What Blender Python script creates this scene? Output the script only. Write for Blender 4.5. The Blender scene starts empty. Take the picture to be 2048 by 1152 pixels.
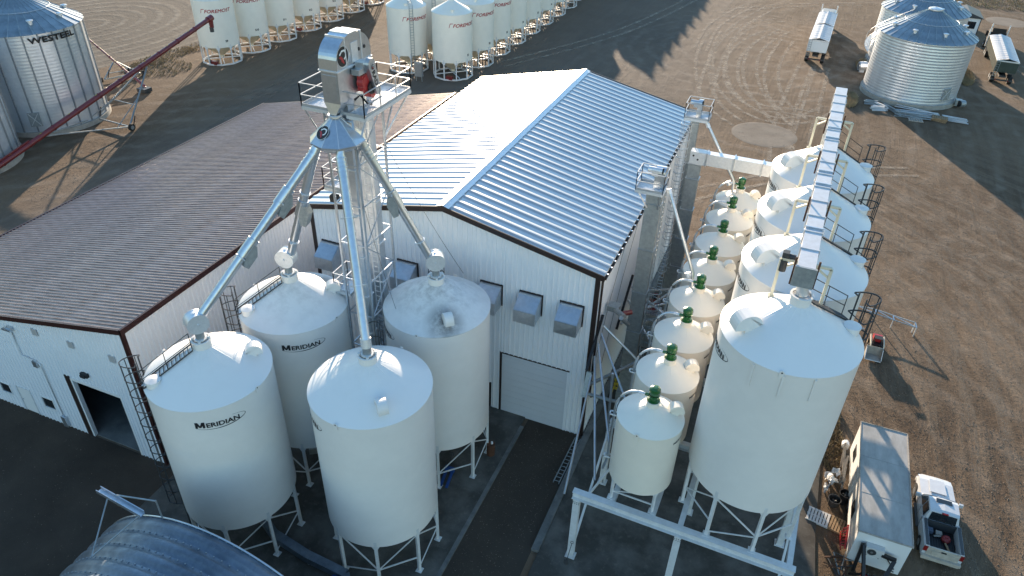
import bpy, bmesh, math, random
from math import sin, cos, pi, radians, sqrt, atan2, hypot
from mathutils import Vector, Matrix
random.seed(7)
sc = bpy.context.scene
COL = sc.collection
# ------------------------------------------------------------------ camera
CAM = (7.694, -33.106, 34.746)
YAW, PITCH, ROLL = 0.3716, 0.6049, 0.0333
cd = bpy.data.cameras.new('camera'); cam = bpy.data.objects.new('camera', cd); COL.objects.link(cam)
fw = Vector((-sin(YAW)*cos(PITCH), cos(YAW)*cos(PITCH), -sin(PITCH)))
rt = Vector((cos(YAW), sin(YAW), 0)); up = rt.cross(fw)
r2 = rt*cos(ROLL)+up*sin(ROLL); u2 = -rt*sin(ROLL)+up*cos(ROLL)
cam.matrix_world = Matrix(((r2.x, u2.x, -fw.x, CAM[0]), (r2.y, u2.y, -fw.y, CAM[1]), (r2.z, u2.z, -fw.z, CAM[2]), (0, 0, 0, 1)))
cd.sensor_width = 36; cd.lens = 1456.67/2048*36; cd.clip_start = 0.5; cd.clip_end = 3000
sc.camera = cam
# ------------------------------------------------------------------ light
SUN_AZ, SUN_EL = radians(25.0), radians(9.8)      # azimuth west of +Y
w = bpy.data.worlds.new('World'); sc.world = w; w.use_nodes = True
nt = w.node_tree; bg = nt.nodes['Background']
sky = nt.nodes.new('ShaderNodeTexSky'); sky.sky_type = 'NISHITA'; sky.sun_disc = False
sky.sun_elevation = SUN_EL; sky.sun_rotation = -SUN_AZ
sky.air_density = 1.3; sky.dust_density = 0.1; sky.ozone_density = 3.2
nt.links.new(sky.outputs[0], bg.inputs[0]); bg.inputs[1].default_value = 0.15
sl = bpy.data.lights.new('sun', 'SUN'); sl.energy = 5.0; sl.angle = radians(0.6); sl.color = (1.0, 0.80, 0.59)
so = bpy.data.objects.new('sun', sl); COL.objects.link(so)
sd = Vector((-sin(SUN_AZ)*cos(SUN_EL), cos(SUN_AZ)*cos(SUN_EL), sin(SUN_EL)))
so.rotation_euler = sd.to_track_quat('Z', 'Y').to_euler()
sc.view_settings.view_transform = 'Standard'; sc.view_settings.look = 'None'
sc.view_settings.exposure = 1.45; sc.view_settings.gamma = 1.0
sc.view_settings.use_curve_mapping = False

# ------------------------------------------------------------------ materials
def mat(name, col, rough=.6, metal=0., spec=.5, var=0., vscale=1., col2=None, bump=0., bscale=20., coat=0., detail=4., rvar=0., stretch=None, coord='Object'):
    m = bpy.data.materials.new(name); m.use_nodes = True
    t = m.node_tree; b = t.nodes['Principled BSDF']
    b.inputs['Base Color'].default_value = (*col, 1); b.inputs['Roughness'].default_value = rough
    b.inputs['Metallic'].default_value = metal; b.inputs['Specular IOR Level'].default_value = spec
    b.inputs['Coat Weight'].default_value = coat
    tc = t.nodes.new('ShaderNodeTexCoord'); src = tc.outputs[coord]
    if stretch:
        mp = t.nodes.new('ShaderNodeMapping'); mp.inputs['Scale'].default_value = stretch
        t.links.new(src, mp.inputs[0]); src = mp.outputs[0]
    if var or col2:
        n = t.nodes.new('ShaderNodeTexNoise'); n.inputs['Scale'].default_value = vscale; n.inputs['Detail'].default_value = detail
        n.inputs['Roughness'].default_value = .65
        t.links.new(src, n.inputs['Vector'])
        r = t.nodes.new('ShaderNodeValToRGB'); r.color_ramp.elements[0].position = .35; r.color_ramp.elements[1].position = .68
        c2 = col2 if col2 else tuple(c*(1-var) for c in col)
        r.color_ramp.elements[0].color = (*c2, 1); r.color_ramp.elements[1].color = (*col, 1)
        t.links.new(n.outputs['Fac'], r.inputs[0]); t.links.new(r.outputs[0], b.inputs['Base Color'])
        if rvar:
            q = t.nodes.new('ShaderNodeMapRange'); q.inputs[3].default_value = rough+rvar; q.inputs[4].default_value = max(.05, rough-rvar)
            t.links.new(n.outputs['Fac'], q.inputs[0]); t.links.new(q.outputs[0], b.inputs['Roughness'])
    if bump:
        n2 = t.nodes.new('ShaderNodeTexNoise'); n2.inputs['Scale'].default_value = bscale; n2.inputs['Detail'].default_value = 3
        t.links.new(src, n2.inputs['Vector'])
        bp = t.nodes.new('ShaderNodeBump'); bp.inputs['Strength'].default_value = 1; bp.inputs['Distance'].default_value = bump
        t.links.new(n2.outputs['Fac'], bp.inputs['Height']); t.links.new(bp.outputs[0], b.inputs['Normal'])
    return m
M = {}
M['bin_white'] = mat('bin_white', (.80, .775, .735), .42, var=.05, vscale=.9, bump=.002, bscale=1.5)
M['bin_cream'] = mat('bin_cream', (.84, .775, .665), .40, var=.05, vscale=.9)
M['bin_far'] = mat('bin_far', (.84, .80, .70), .45, var=.06, vscale=.7)
M['cream'] = mat('cream', (.72, .66, .50), .5, var=.1)
M['frame_white'] = mat('frame_white', (.70, .71, .71), .5, var=.15, vscale=3)
M['galv'] = mat('galv', (.62, .66, .70), .34, .88, col2=(.52, .56, .60), vscale=4, detail=6, rvar=.06)
M['rail'] = mat('rail', (.50, .53, .56), .45, .6, var=.15, vscale=4)
M['conveyor_skin'] = mat('conveyor_skin', (.60, .61, .63), .5, .35, var=.15, vscale=3, rvar=.08)
M['quonset'] = mat('quonset', (.22, .27, .33), .50, .7, col2=(.11, .14, .18), vscale=.9, detail=9, rvar=.12)
M['galv_bright'] = mat('galv_bright', (.78, .80, .82), .45, .6, var=.12, vscale=6, rvar=.1)
M['galv_dull'] = mat('galv_dull', (.40, .43, .44), .5, .6, col2=(.28, .31, .32), vscale=5, detail=6)
M['galv_silo'] = mat('galv_silo', (.74, .79, .84), .36, .62, var=.22, vscale=.7, rvar=.1, stretch=(1, 1, .3))
M['stiffener'] = mat('stiffener', (.30, .33, .36), .5, .7, var=.2, vscale=4)
M['silo_roof'] = mat('silo_roof', (.33, .39, .43), .42, .75, var=.35, vscale=.8)
M['roof_metal'] = mat('roof_metal', (.55, .565, .575), .36, .60, var=.14, vscale=.6, rvar=.06, stretch=(.25, 2.5, 1))
M['roof_brown'] = mat('roof_brown', (.34, .235, .22), .38, .55, spec=.9, col2=(.16, .10, .09), vscale=2.2, detail=9, rvar=.10, bump=.02, bscale=2.6, stretch=(.35, 2.2, 1))
M['siding'] = mat('siding', (.80, .82, .85), .4, var=.04, vscale=.6)
M['trim_brown'] = mat('trim_brown', (.032, .019, .016), .4, var=.2, vscale=3)
M['trim_red'] = mat('trim_red', (.042, .013, .012), .4, var=.2)
M['white'] = mat('white', (.78, .78, .77), .4)
M['door_panel'] = mat('door_panel', (.60, .63, .67), .5, var=.04)
M['dark'] = mat('dark', (.02, .02, .022), .6)
M['dark_steel'] = mat('dark_steel', (.055, .058, .062), .5, .3)
M['black'] = mat('black', (.012, .012, .014), .5)
M['rubber'] = mat('rubber', (.022, .021, .02), .85, var=.3, vscale=8)
M['red'] = mat('red', (.17, .018, .020), .4, coat=.4, var=.2, vscale=3)
M['bright_red'] = mat('bright_red', (.45, .03, .03), .35, coat=.3)
M['logo_red'] = mat('logo_red', (.38, .025, .03), .5)
M['green'] = mat('green', (.018, .115, .024), .25, coat=.6, var=.15, vscale=5)
M['blue'] = mat('blue', (.02, .08, .28), .5, var=.3, vscale=4)
M['can_red'] = mat('can_red', (.26, .03, .03), .5)
M['case_grey'] = mat('case_grey', (.10, .12, .16), .6)
M['yellow'] = mat('yellow', (.55, .42, .03), .5)
M['concrete'] = mat('concrete', (.20, .20, .19), .9, col2=(.10, .105, .10), vscale=.55, detail=8, bump=.006, bscale=12)
M['curb'] = mat('curb', (.20, .20, .19), .9, var=.45, vscale=1.2, bump=.004, bscale=30)
M['footing'] = mat('footing', (.38, .36, .32), .9, var=.3, vscale=1.5, bump=.01, bscale=6)
M['wood'] = mat('wood', (.36, .24, .13), .8, var=.35, vscale=5, stretch=(1, 6, 1))
M['wood_grey'] = mat('wood_grey', (.42, .38, .33), .85, var=.35, vscale=6)
M['tarp'] = mat('tarp', (.62, .62, .61), .55, var=.15, vscale=1.2)
M['trailer_top'] = mat('trailer_top', (.46, .45, .43), .8, col2=(.30, .295, .28), vscale=1.1, detail=8, stretch=(1.5, .5, 1))
M['truck_paint'] = mat('truck_paint', (.60, .62, .64), .25, coat=.7, var=.10, vscale=3)
M['truck_dust'] = mat('truck_dust', (.52, .47, .40), .6, var=.25, vscale=4)
M['glass'] = mat('glass', (.015, .02, .025), .08, spec=.8)
M['rust'] = mat('rust', (.10, .04, .02), .8, var=.3)
M['lens_red'] = mat('lens_red', (.22, .012, .012), .3)
M['trailer_green'] = mat('trailer_green', (.05, .07, .055), .5, var=.3)
M['straw'] = mat('straw', (.44, .34, .20), .9, var=.5, vscale=.5)
M['stone'] = mat('stone', (.24, .19, .145), .9, col2=(.12, .092, .07), vscale=.8)

def ground_mat(name, kind):
    m = bpy.data.materials.new(name); m.use_nodes = True; t = m.node_tree; b = t.nodes['Principled BSDF']
    b.inputs['Roughness'].default_value = .95; b.inputs['Specular IOR Level'].default_value = .2
    N = t.nodes.new; L = t.links.new
    tc = N('ShaderNodeTexCoord'); P = tc.outputs['Object']
    def noise(s, d=4, r=.6, vec=P, dist=0.):
        n = N('ShaderNodeTexNoise'); n.inputs['Scale'].default_value = s; n.inputs['Detail'].default_value = d
        n.inputs['Roughness'].default_value = r; n.inputs['Distortion'].default_value = dist; L(vec, n.inputs['Vector']); return n.outputs['Fac']
    def mp(vec, loc=(0, 0, 0), rot=(0, 0, 0), sc_=(1, 1, 1)):
        n = N('ShaderNodeMapping'); n.inputs['Location'].default_value = loc; n.inputs['Rotation'].default_value = rot
        n.inputs['Scale'].default_value = sc_; L(vec, n.inputs[0]); return n.outputs[0]
    def rng(v, a, b_, c=0., d=1.):
        n = N('ShaderNodeMapRange'); n.inputs[1].default_value = a; n.inputs[2].default_value = b_
        n.inputs[3].default_value = c; n.inputs[4].default_value = d; L(v, n.inputs[0]); return n.outputs[0]
    def ma(op, a, b_=None):
        n = N('ShaderNodeMath'); n.operation = op
        for i, v in enumerate((a, b_)):
            if v is None: continue
            if isinstance(v, (int, float)): n.inputs[i].default_value = v
            else: L(v, n.inputs[i])
        return n.outputs[0]
    def mix(f, c1, c2):
        n = N('ShaderNodeMix'); n.data_type = 'RGBA'
        if isinstance(f, (int, float)): n.inputs[0].default_value = f
        else: L(f, n.inputs[0])
        for i, c in ((6, c1), (7, c2)):
            if isinstance(c, tuple): n.inputs[i].default_value = (*c, 1)
            else: L(c, n.inputs[i])
        return n.outputs[2]
    def rings(cx, cy, r0, r1, freq, wob=.5, stretch=(1, 1, 1), rot=0.):
        v = mp(P, (0, 0, 0)); 
        s = N('ShaderNodeVectorMath'); s.operation = 'SUBTRACT'; L(P, s.inputs[0]); s.inputs[1].default_value = (cx, cy, 0)
        v = mp(s.outputs[0], (0, 0, 0), (0, 0, rot), stretch)
        l = N('ShaderNodeVectorMath'); l.operation = 'LENGTH'; L(v, l.inputs[0]); d = l.outputs['Value']
        dd = ma('ADD', d, ma('MULTIPLY', noise(.12, 3), wob*6))
        w_ = ma('SINE', ma('MULTIPLY', dd, freq))
        w2 = rng(ma('ADD', w_, ma('MULTIPLY', ma('SUBTRACT', noise(.8, 3), .5), 1.6)), .1, 1.0)
        mask = ma('MULTIPLY', rng(d, r0, r0+2), rng(d, r1, r1-4))
        return ma('MULTIPLY', w2, mask)
    big = noise(.035, 5, .6); mid = noise(.35, 6, .62); fine = noise(3.5, 5, .7); vf = noise(14, 3, .7)
    if kind == 'yard':
        col = mix(rng(big, .40, .62), (.100, .065, .040), (.172, .117, .074))
        col = mix(ma('MULTIPLY', rng(mid, .45, .75), .45), col, (.205, .155, .110))
        # combed arcs: noise drawn out round the turning centre of the yard traffic
        sx0 = N('ShaderNodeSeparateXYZ'); L(P, sx0.inputs[0])
        px_ = ma('ADD', sx0.outputs[0], 12.); py_ = ma('ADD', sx0.outputs[1], -6.)
        rad = ma('SQRT', ma('ADD', ma('MULTIPLY', px_, px_), ma('MULTIPLY', py_, py_))); tht = ma('ARCTAN2', py_, px_)
        cv_ = N('ShaderNodeCombineXYZ'); L(ma('ADD', ma('MULTIPLY', rad, .75), ma('MULTIPLY', noise(.06, 2), 3.)), cv_.inputs[0]); L(ma('MULTIPLY', tht, 2.2), cv_.inputs[1])
        arc = noise(1.0, 6, .68, cv_.outputs[0]); arcm = ma('MULTIPLY', rng(sx0.outputs[0], 12, 18), rng(sx0.outputs[1], 74, 52))
        col = mix(ma('MULTIPLY', ma('MULTIPLY', rng(arc, .50, .66), arcm), .60), col, (.235, .175, .12))
        col = mix(ma('MULTIPLY', ma('MULTIPLY', rng(arc, .50, .36), arcm), .50), col, (.062, .041, .027))
        col = mix(ma('MULTIPLY', rng(fine, .5, .8), .6), col, (.062, .045, .033))
        tr = rings(-2, 92, 4, 26, 2.3, .55, (1, .9, 1))
        tr2 = rings(6, 66, 12, 44, 1.7, .7, (1.25, .8, 1), .4)
        tr3 = rings(-16, -24, 44, 84, 1.9, .5, (.95, 1, 1))
        tr4 = rings(28, 120, 18, 50, 1.6, .8)
        tracks = ma('MAXIMUM', ma('MAXIMUM', tr, ma('MULTIPLY', tr2, .6)), ma('MAXIMUM', ma('MULTIPLY', tr3, .7), ma('MULTIPLY', tr4, .6)))
        # lanes combed along the yard's traffic direction
        lane = noise(1.0, 5, .62, mp(P, (0, 0, 0), (0, 0, .35), (1.1, .07, 1)), .6)
        lane2 = noise(1.0, 5, .62, mp(P, (0, 0, 0), (0, 0, 1.15), (1.0, .06, 1)), .8)
        brk = rng(noise(.45, 4), .38, .62)
        sepm = rng(noise(.03, 2), .4, .6)
        lanes = ma('ADD', ma('MULTIPLY', lane, sepm), ma('MULTIPLY', lane2, ma('SUBTRACT', 1., sepm)))
        col = mix(ma('MULTIPLY', rng(lanes, .50, .75), .30), col, (.24, .19, .14))
        col = mix(ma('MULTIPLY', rng(lanes, .48, .30), .35), col, (.075, .058, .045))
        col = mix(ma('MULTIPLY', ma('MULTIPLY', tracks, brk), .45), col, (.30, .245, .19))
        # packed gravel lane between the bin rows: greyer
        sx = N('ShaderNodeSeparateXYZ'); L(P, sx.inputs[0])
        gl = ma('ADD', ma('MULTIPLY', rng(sx.outputs[0], -62, -56), rng(sx.outputs[0], 2, -10)), 0)
        col = mix(ma('MULTIPLY', gl, .45), col, (.135, .122, .108))
        rut = N('ShaderNodeTexVoronoi'); rut.inputs['Scale'].default_value = 2.6; L(P, rut.inputs['Vector'])
        h = ma('ADD', ma('MULTIPLY', fine, .085), ma('ADD', ma('MULTIPLY', vf, .030), ma('MULTIPLY', mid, .20)))
        h = ma('ADD', h, ma('ADD', ma('ADD', ma('MULTIPLY', ma('MULTIPLY', tracks, brk), .03), ma('MULTIPLY', ma('MULTIPLY', arc, arcm), .22)), ma('MULTIPLY', lanes, .15)))
    elif kind == 'field':
        f1 = rings(-104, 55, 0, 300, 2.6, .14, (1, .75, 1), .3)
        f2 = noise(1.2, 5, .7)
        col = mix(rng(big, .35, .65), (.095, .080, .064), (.13, .11, .088))
        col = mix(ma('MULTIPLY', ma('MULTIPLY', f1, rng(noise(.25, 4), .40, .62)), .60), col, (.27, .235, .185))
        col = mix(ma('MULTIPLY', rng(f2, .5, .7), .55), col, (.09, .07, .05))
        h = ma('ADD', ma('MULTIPLY', f1, .03), ma('MULTIPLY', f2, .12))
    elif kind == 'pad':
        col = mix(rng(big, .4, .6), (.125, .118, .105), (.155, .146, .13))
        st = noise(.5, 7, .6); col = mix(rng(st, .42, .66), (.075, .069, .06), col)
        col = mix(ma('MULTIPLY', rng(fine, .55, .8), .4), col, (.26, .24, .20))
        h = ma('MULTIPLY', fine, .01)
    elif kind == 'gravel':
        col = mix(rng(mid, .35, .7), (.048, .036, .027), (.074, .056, .042))
        col = mix(ma('MULTIPLY', rng(vf, .62, .75), .7), col, (.16, .14, .115))
        col = mix(ma('MULTIPLY', rng(big, .45, .6), .4), col, (.085, .073, .06))
        h = ma('ADD', ma('MULTIPLY', vf, .03), ma('MULTIPLY', mid, .08))
    elif kind == 'disc':
        col = mix(rng(mid, .35, .7), (.17, .14, .11), (.25, .21, .165))
        col = mix(ma('MULTIPLY', rng(fine, .5, .8), .5), col, (.17, .14, .11))
        h = ma('ADD', ma('MULTIPLY', fine, .03), ma('MULTIPLY', mid, .06))
    L(col, b.inputs['Base Color'])
    bp = N('ShaderNodeBump'); bp.inputs['Strength'].default_value = .8; bp.inputs['Distance'].default_value = 1.0
    L(h, bp.inputs['Height']); L(bp.outputs[0], b.inputs['Normal'])
    return m
M['yard'] = ground_mat('yard_dirt', 'yard'); M['field'] = ground_mat('field_stubble', 'field')
M['pad'] = ground_mat('stained_pad', 'pad'); M['gravel'] = ground_mat('dark_gravel', 'gravel'); M['disc'] = ground_mat('pale_soil', 'disc')

# white cones; stains spread below the fill opening and round one vent
def cone_mat(name, base, apex, spot=None):
    m = bpy.data.materials.new(name); m.use_nodes = True; t = m.node_tree; b = t.nodes['Principled BSDF']; N = t.nodes.new; L = t.links.new
    b.inputs['Roughness'].default_value = .42
    tc = N('ShaderNodeTexCoord'); P = tc.outputs['Object']
    def noise(sc_, d, vec=P):
        n = N('ShaderNodeTexNoise'); n.inputs['Scale'].default_value = sc_; n.inputs['Detail'].default_value = d; n.inputs['Roughness'].default_value = .68; L(vec, n.inputs[0]); return n.outputs['Fac']
    def rng(v, a, b_, c=0., d=1.):
        n = N('ShaderNodeMapRange'); n.inputs[1].default_value = a; n.inputs[2].default_value = b_; n.inputs[3].default_value = c; n.inputs[4].default_value = d; L(v, n.inputs[0]); return n.outputs[0]
    def mul(a, c):
        n = N('ShaderNodeMath'); n.operation = 'MULTIPLY'; L(a, n.inputs[0])
        if isinstance(c, float): n.inputs[1].default_value = c
        else: L(c, n.inputs[1])
        return n.outputs[0]
    def dist(cx, cy, sx=1., sy=1.):
        s_ = N('ShaderNodeVectorMath'); s_.operation = 'MULTIPLY_ADD'; s_.inputs[1].default_value = (sx, sy, 0); s_.inputs[2].default_value = (-cx*sx, -cy*sy, 0); L(P, s_.inputs[0])
        l = N('ShaderNodeVectorMath'); l.operation = 'LENGTH'; L(s_.outputs[0], l.inputs[0]); return l.outputs['Value']
    f = mul(rng(dist(0, 0), .2, 2.6, 1., .15), mul(rng(noise(1.6, 8), .42, .72), apex))
    if spot:
        f2 = mul(rng(dist(*spot), .1, 1.25, 1., 0.), mul(rng(noise(2.2, 9), .20, .55), 1.0))
        mx = N('ShaderNodeMath'); mx.operation = 'MAXIMUM'; L(f, mx.inputs[0]); L(f2, mx.inputs[1]); f = mx.outputs[0]
    mix = N('ShaderNodeMix'); mix.data_type = 'RGBA'; L(f, mix.inputs[0]); mix.inputs[6].default_value = (*base, 1); mix.inputs[7].default_value = (.11, .105, .10, 1)
    L(mix.outputs[2], b.inputs['Base Color']); return m
M['cone_clean'] = cone_mat('cone_clean', (.80, .795, .77), .08); M['cone_cream'] = cone_mat('cone_cream', (.82, .785, .69), .06)
M['cone_soiled'] = cone_mat('cone_soiled', (.78, .775, .75), .42, (.50, 1.55)); M['cone_stained'] = cone_mat('cone_stained', (.76, .755, .73), .75, (1.35, -1.75))

# ------------------------------------------------------------------ mesh helper
class MB:
    def __init__(s): s.v = []; s.f = []; s.sm = []
    def add(s, vs, fs, smooth=False):
        o = len(s.v); s.v += [tuple(p) for p in vs]
        for f in fs: s.f.append(tuple(i+o for i in f)); s.sm.append(smooth)
        return s
    def box(s, x0, x1, y0, y1, z0, z1):
        v = [(x0, y0, z0), (x1, y0, z0), (x1, y1, z0), (x0, y1, z0), (x0, y0, z1), (x1, y0, z1), (x1, y1, z1), (x0, y1, z1)]
        return s.add(v, [(3, 2, 1, 0), (4, 5, 6, 7), (0, 1, 5, 4), (1, 2, 6, 5), (2, 3, 7, 6), (3, 0, 4, 7)])
    def bar(s, p, q, w_=.1, h=None, upv=(0, 0, 1)):
        h = w_ if h is None else h
        p = Vector(p); q = Vector(q); d = (q-p).normalized(); u = Vector(upv)
        if abs(d.dot(u)) > .98: u = Vector((0, 1, 0))
        a = d.cross(u).normalized()*w_/2; c = a.cross(d).normalized()*h/2
        v = [p-a-c, p+a-c, p+a+c, p-a+c, q-a-c, q+a-c, q+a+c, q-a+c]
        return s.add(v, [(3, 2, 1, 0), (4, 5, 6, 7), (0, 1, 5, 4), (1, 2, 6, 5), (2, 3, 7, 6), (3, 0, 4, 7)])
    def tube(s, p, q, r, n=8, r2=None, caps=True, smooth=True):
        r2 = r if r2 is None else r2
        p = Vector(p); q = Vector(q); d = (q-p).normalized(); u = Vector((0, 0, 1)) if abs(d.z) < .95 else Vector((1, 0, 0))
        a = d.cross(u).normalized(); c = d.cross(a).normalized()
        v = []
        for k in range(n):
            t = 2*pi*k/n; e = a*cos(t)+c*sin(t); v += [p+e*r, q+e*r2]
        s.add(v, [(2*k, 2*k+1, (2*k+3) % (2*n), (2*k+2) % (2*n)) for k in range(n)], smooth)
        if caps:
            s.add([v[2*k] for k in range(n)], [tuple(range(n))]); s.add([v[2*k+1] for k in range(n)], [tuple(reversed(range(n)))])
        return s
    def path(s, pts, r, n=6, closed=False):
        pts = [Vector(p) for p in pts]; m = len(pts); ring = []
        for i in range(m):
            a_ = pts[i-1] if (i or closed) else pts[i]; b_ = pts[(i+1) % m] if (i < m-1 or closed) else pts[i]
            d = (b_-a_).normalized(); u = Vector((0, 0, 1)) if abs(d.z) < .9 else Vector((1, 0, 0))
            a = d.cross(u).normalized(); c = d.cross(a).normalized()
            ring.append([pts[i]+(a*cos(2*pi*k/n)+c*sin(2*pi*k/n))*r for k in range(n)])
        v = [p for rg in ring for p in rg]; f = []
        for i in range(m if closed else m-1):
            j = (i+1) % m
            for k in range(n): f.append((i*n+k, j*n+k, j*n+(k+1) % n, i*n+(k+1) % n))
        return s.add(v, f, True)
    def lathe(s, prof, c=(0, 0, 0), n=48, a0=0., a1=2*pi, smooth=True):
        full = abs(a1-a0-2*pi) < 1e-6; m = n if full else n+1
        for i in range(len(prof)-1):
            (ra, za), (rb, zb) = prof[i], prof[i+1]; v = []
            for k in range(m):
                t = a0+(a1-a0)*k/n; v += [(c[0]+ra*cos(t), c[1]+ra*sin(t), c[2]+za), (c[0]+rb*cos(t), c[1]+rb*sin(t), c[2]+zb)]
            f = [(2*k, 2*((k+1) % m), 2*((k+1) % m)+1, 2*k+1) for k in range(n)]
            s.add(v, f, smooth)
        return s
    def disc(s, c, r, n=32, flip=False):
        v = [(c[0]+r*cos(2*pi*k/n), c[1]+r*sin(2*pi*k/n), c[2]) for k in range(n)]
        return s.add(v, [tuple(range(n)) if not flip else tuple(reversed(range(n)))])
    def prism(s, poly, axis, a, b):
        """poly: 2D points; axis 'x','y','z' is the extrusion axis between a and b"""
        def mk(u, v_, k): return {'x': (k, u, v_), 'y': (u, k, v_), 'z': (u, v_, k)}[axis]
        n = len(poly); v = [mk(*p, a) for p in poly]+[mk(*p, b) for p in poly]
        f = [tuple(range(n)), tuple(reversed(range(n, 2*n)))]+[(i, (i+1) % n, n+(i+1) % n, n+i) for i in range(n)]
        o = s.add(v, f); return s
    def xf(s, mx):
        s.v = [tuple(mx @ Vector(p)) for p in s.v]; return s
    def merge(s, o):
        k = len(s.v); s.v += o.v; s.f += [tuple(i+k for i in f) for f in o.f]; s.sm += o.sm; return s
ORG = {}
def mesh_of(name, mb, m, org=(0, 0, 0)):
    me = bpy.data.meshes.new(name)
    vs = mb.v if org == (0, 0, 0) else [(p[0]-org[0], p[1]-org[1], p[2]-org[2]) for p in mb.v]
    me.from_pydata(vs, [], mb.f); me.polygons.foreach_set('use_smooth', mb.sm)
    me.materials.append(M[m] if isinstance(m, str) else m); me.update(); 
    return me
def fixn(me):
    bm = bmesh.new(); bm.from_mesh(me); bmesh.ops.recalc_face_normals(bm, faces=bm.faces); bm.to_mesh(me); bm.free()
def part(name, mb, m, parent, label=None, mesh=None, loc=None, stuff=False):
    """one mesh object; vertices are given in the space of the thing (world for one-off things)"""
    root = parent
    while root is not None and root.name not in ORG and root.parent: root = root.parent
    org = ORG.get(root.name, (0, 0, 0)) if root else (0, 0, 0)
    if mesh is None:
        mesh = mesh_of(name, mb, m, org); fixn(mesh)
    o = bpy.data.objects.new(name, mesh); COL.objects.link(o)
    if parent: o.parent = parent
    if loc is not None: o.location = loc if org == (0, 0, 0) else tuple(a-b for a, b in zip(loc, org))
    if label: o['label'] = label
    if stuff: o['kind'] = 'stuff'
    return o
def thing(name, label, cat, loc=(0, 0, 0), rz=0, group=None, world=True):
    """Empty at the base of a thing. world=True: its parts are written in world coordinates"""
    o = bpy.data.objects.new(name, None); COL.objects.link(o); o.location = loc; o.rotation_euler = (0, 0, rz)
    o.empty_display_size = .5
    o['label'] = label; o['category'] = cat
    if group: o['group'] = group
    if world: ORG[o.name] = tuple(loc)
    return o
def solo(name, mb, m, label, cat, loc=(0, 0, 0), group=None):
    me = mesh_of(name, mb, m, tuple(loc)); fixn(me)
    o = bpy.data.objects.new(name, me); COL.objects.link(o); o.location = loc
    o['label'] = label; o['category'] = cat
    if group: o['group'] = group
    return o
def struct(name, mb, m, kind='structure', z=0):
    me = mesh_of(name, mb, m); fixn(me)
    o = bpy.data.objects.new(name, me); COL.objects.link(o); o['kind'] = kind; o.location = (0, 0, z)
    return o
def kids(o): return [c for c in bpy.data.objects if c.parent == o]
def copy_tree(o, parent=None, ch=None):
    if ch is None:
        ch = {}
        for c in bpy.data.objects:
            if c.parent: ch.setdefault(c.parent.name, []).append(c)
    c = o.copy(); COL.objects.link(c); c.parent = parent
    for k in ch.get(o.name, []): copy_tree(k, c, ch)
    return c

# text geometry -----------------------------------------------------------
def text_mb(txt, size, bold=.0, sx=1., shear=0.):
    cu = bpy.data.curves.new('lettering', 'FONT'); cu.body = txt; cu.size = size; cu.offset = bold; cu.shear = shear
    cu.resolution_u = 3
    ob = bpy.data.objects.new('lettering', cu); COL.objects.link(ob)
    dg = bpy.context.evaluated_depsgraph_get(); me = bpy.data.meshes.new_from_object(ob.evaluated_get(dg))
    mb = MB(); mb.add([(v.co.x*sx, v.co.y, 0) for v in me.vertices], [tuple(p.vertices) for p in me.polygons])
    bpy.data.objects.remove(ob); bpy.data.meshes.remove(me); bpy.data.curves.remove(cu)
    return mb
def fatten(mb, d):
    b = list(mb.v); f = list(mb.f); n = len(b); out = MB()
    for k, (dx, dy) in enumerate(((-d, 0), (0, 0), (d, 0), (0, d), (0, -d))): out.add([(p[0]+dx, p[1]+dy, 0) for p in b], f)
    return out
def centre(mb):
    xs = [p[0] for p in mb.v]; c = (min(xs)+max(xs))/2; mb.v = [(p[0]-c, p[1], p[2]) for p in mb.v]; return mb
def wrap(mb, R, ang, z):
    """lay flat lettering (x,y) on a vertical cylinder of radius R centred on the local origin, centred at angle ang"""
    mb.v = [(R*cos(ang+p[0]/R), R*sin(ang+p[0]/R), z+p[1]) for p in mb.v]; return mb

# ================================================================== SETTING
g = MB()   # ground sheet, subdivided only near the yard is not needed: relief is in the material
g.add([(-700, -500, 0), (700, -500, 0), (700, 900, 0), (-700, 900, 0)], [(0, 1, 2, 3)])
struct('ground', g, 'yard')
g = MB(); fp = [(-98, 8), (-86, 36), (-81.5, 50), (-79, 60), (-80, 75), (-80, 400), (-500, 400), (-500, 8)]
g.add([(x, y, .004) for x, y in fp], [tuple(range(len(fp)))]); struct('stubble_field', g, 'field')
g = MB(); g.add([(-3.7, -30, .004), (.12, -30, .004), (.12, -.02, .004), (-3.7, -.02, .004)], [(0, 1, 2, 3)]); struct('gravel_drive', g, 'gravel')
g = MB(); g.add([(-44, -40, .004), (-21.6, -40, .004), (-21.6, -12.6, .004), (-60, -12.6, .004), (-60, -40, .004)], [(0, 1, 2, 3, 4)]); struct('gravel_apron', g, 'gravel')
def slab(name, pts, m, t=.12):
    mb = MB(); mb.prism(pts, 'z', -.05, t); return struct(name, mb, m)
slab('concrete_pad', [(-21.6, -30), (-3.95, -30), (-3.95, -.02), (-21.4, -.02)], 'pad', .10)
mb = MB()
for (x0, y0, x1, y1) in [(-3.95, -30, -3.72, -.9)]: mb.box(x0, x1, y0, y1, -.05, .13)
struct('pad_edge', mb, 'curb')
slab('silo_row_pad', [(.5, -30), (15.0, -30), (15.0, -9.5), (14.6, -2), (14.5, 20.5), (.5, 20.5)], 'pad', .09)
mb = MB(); mb.box(.10, .52, -9.4, 26.6, -.05, .20); struct('kerb', mb, 'curb')
mb = MB(); mb.lathe([(0, .02), (3.7, .015), (3.95, .0)], (5.1, 57.6, 0), 40); struct('old_bin_ring', mb, 'disc')
mb = MB(); mb.lathe([(0, .02), (3.4, .015), (3.7, .0)], (41.5, 135.7, 0), 40); struct('old_bin_ring', mb, 'disc')

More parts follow.
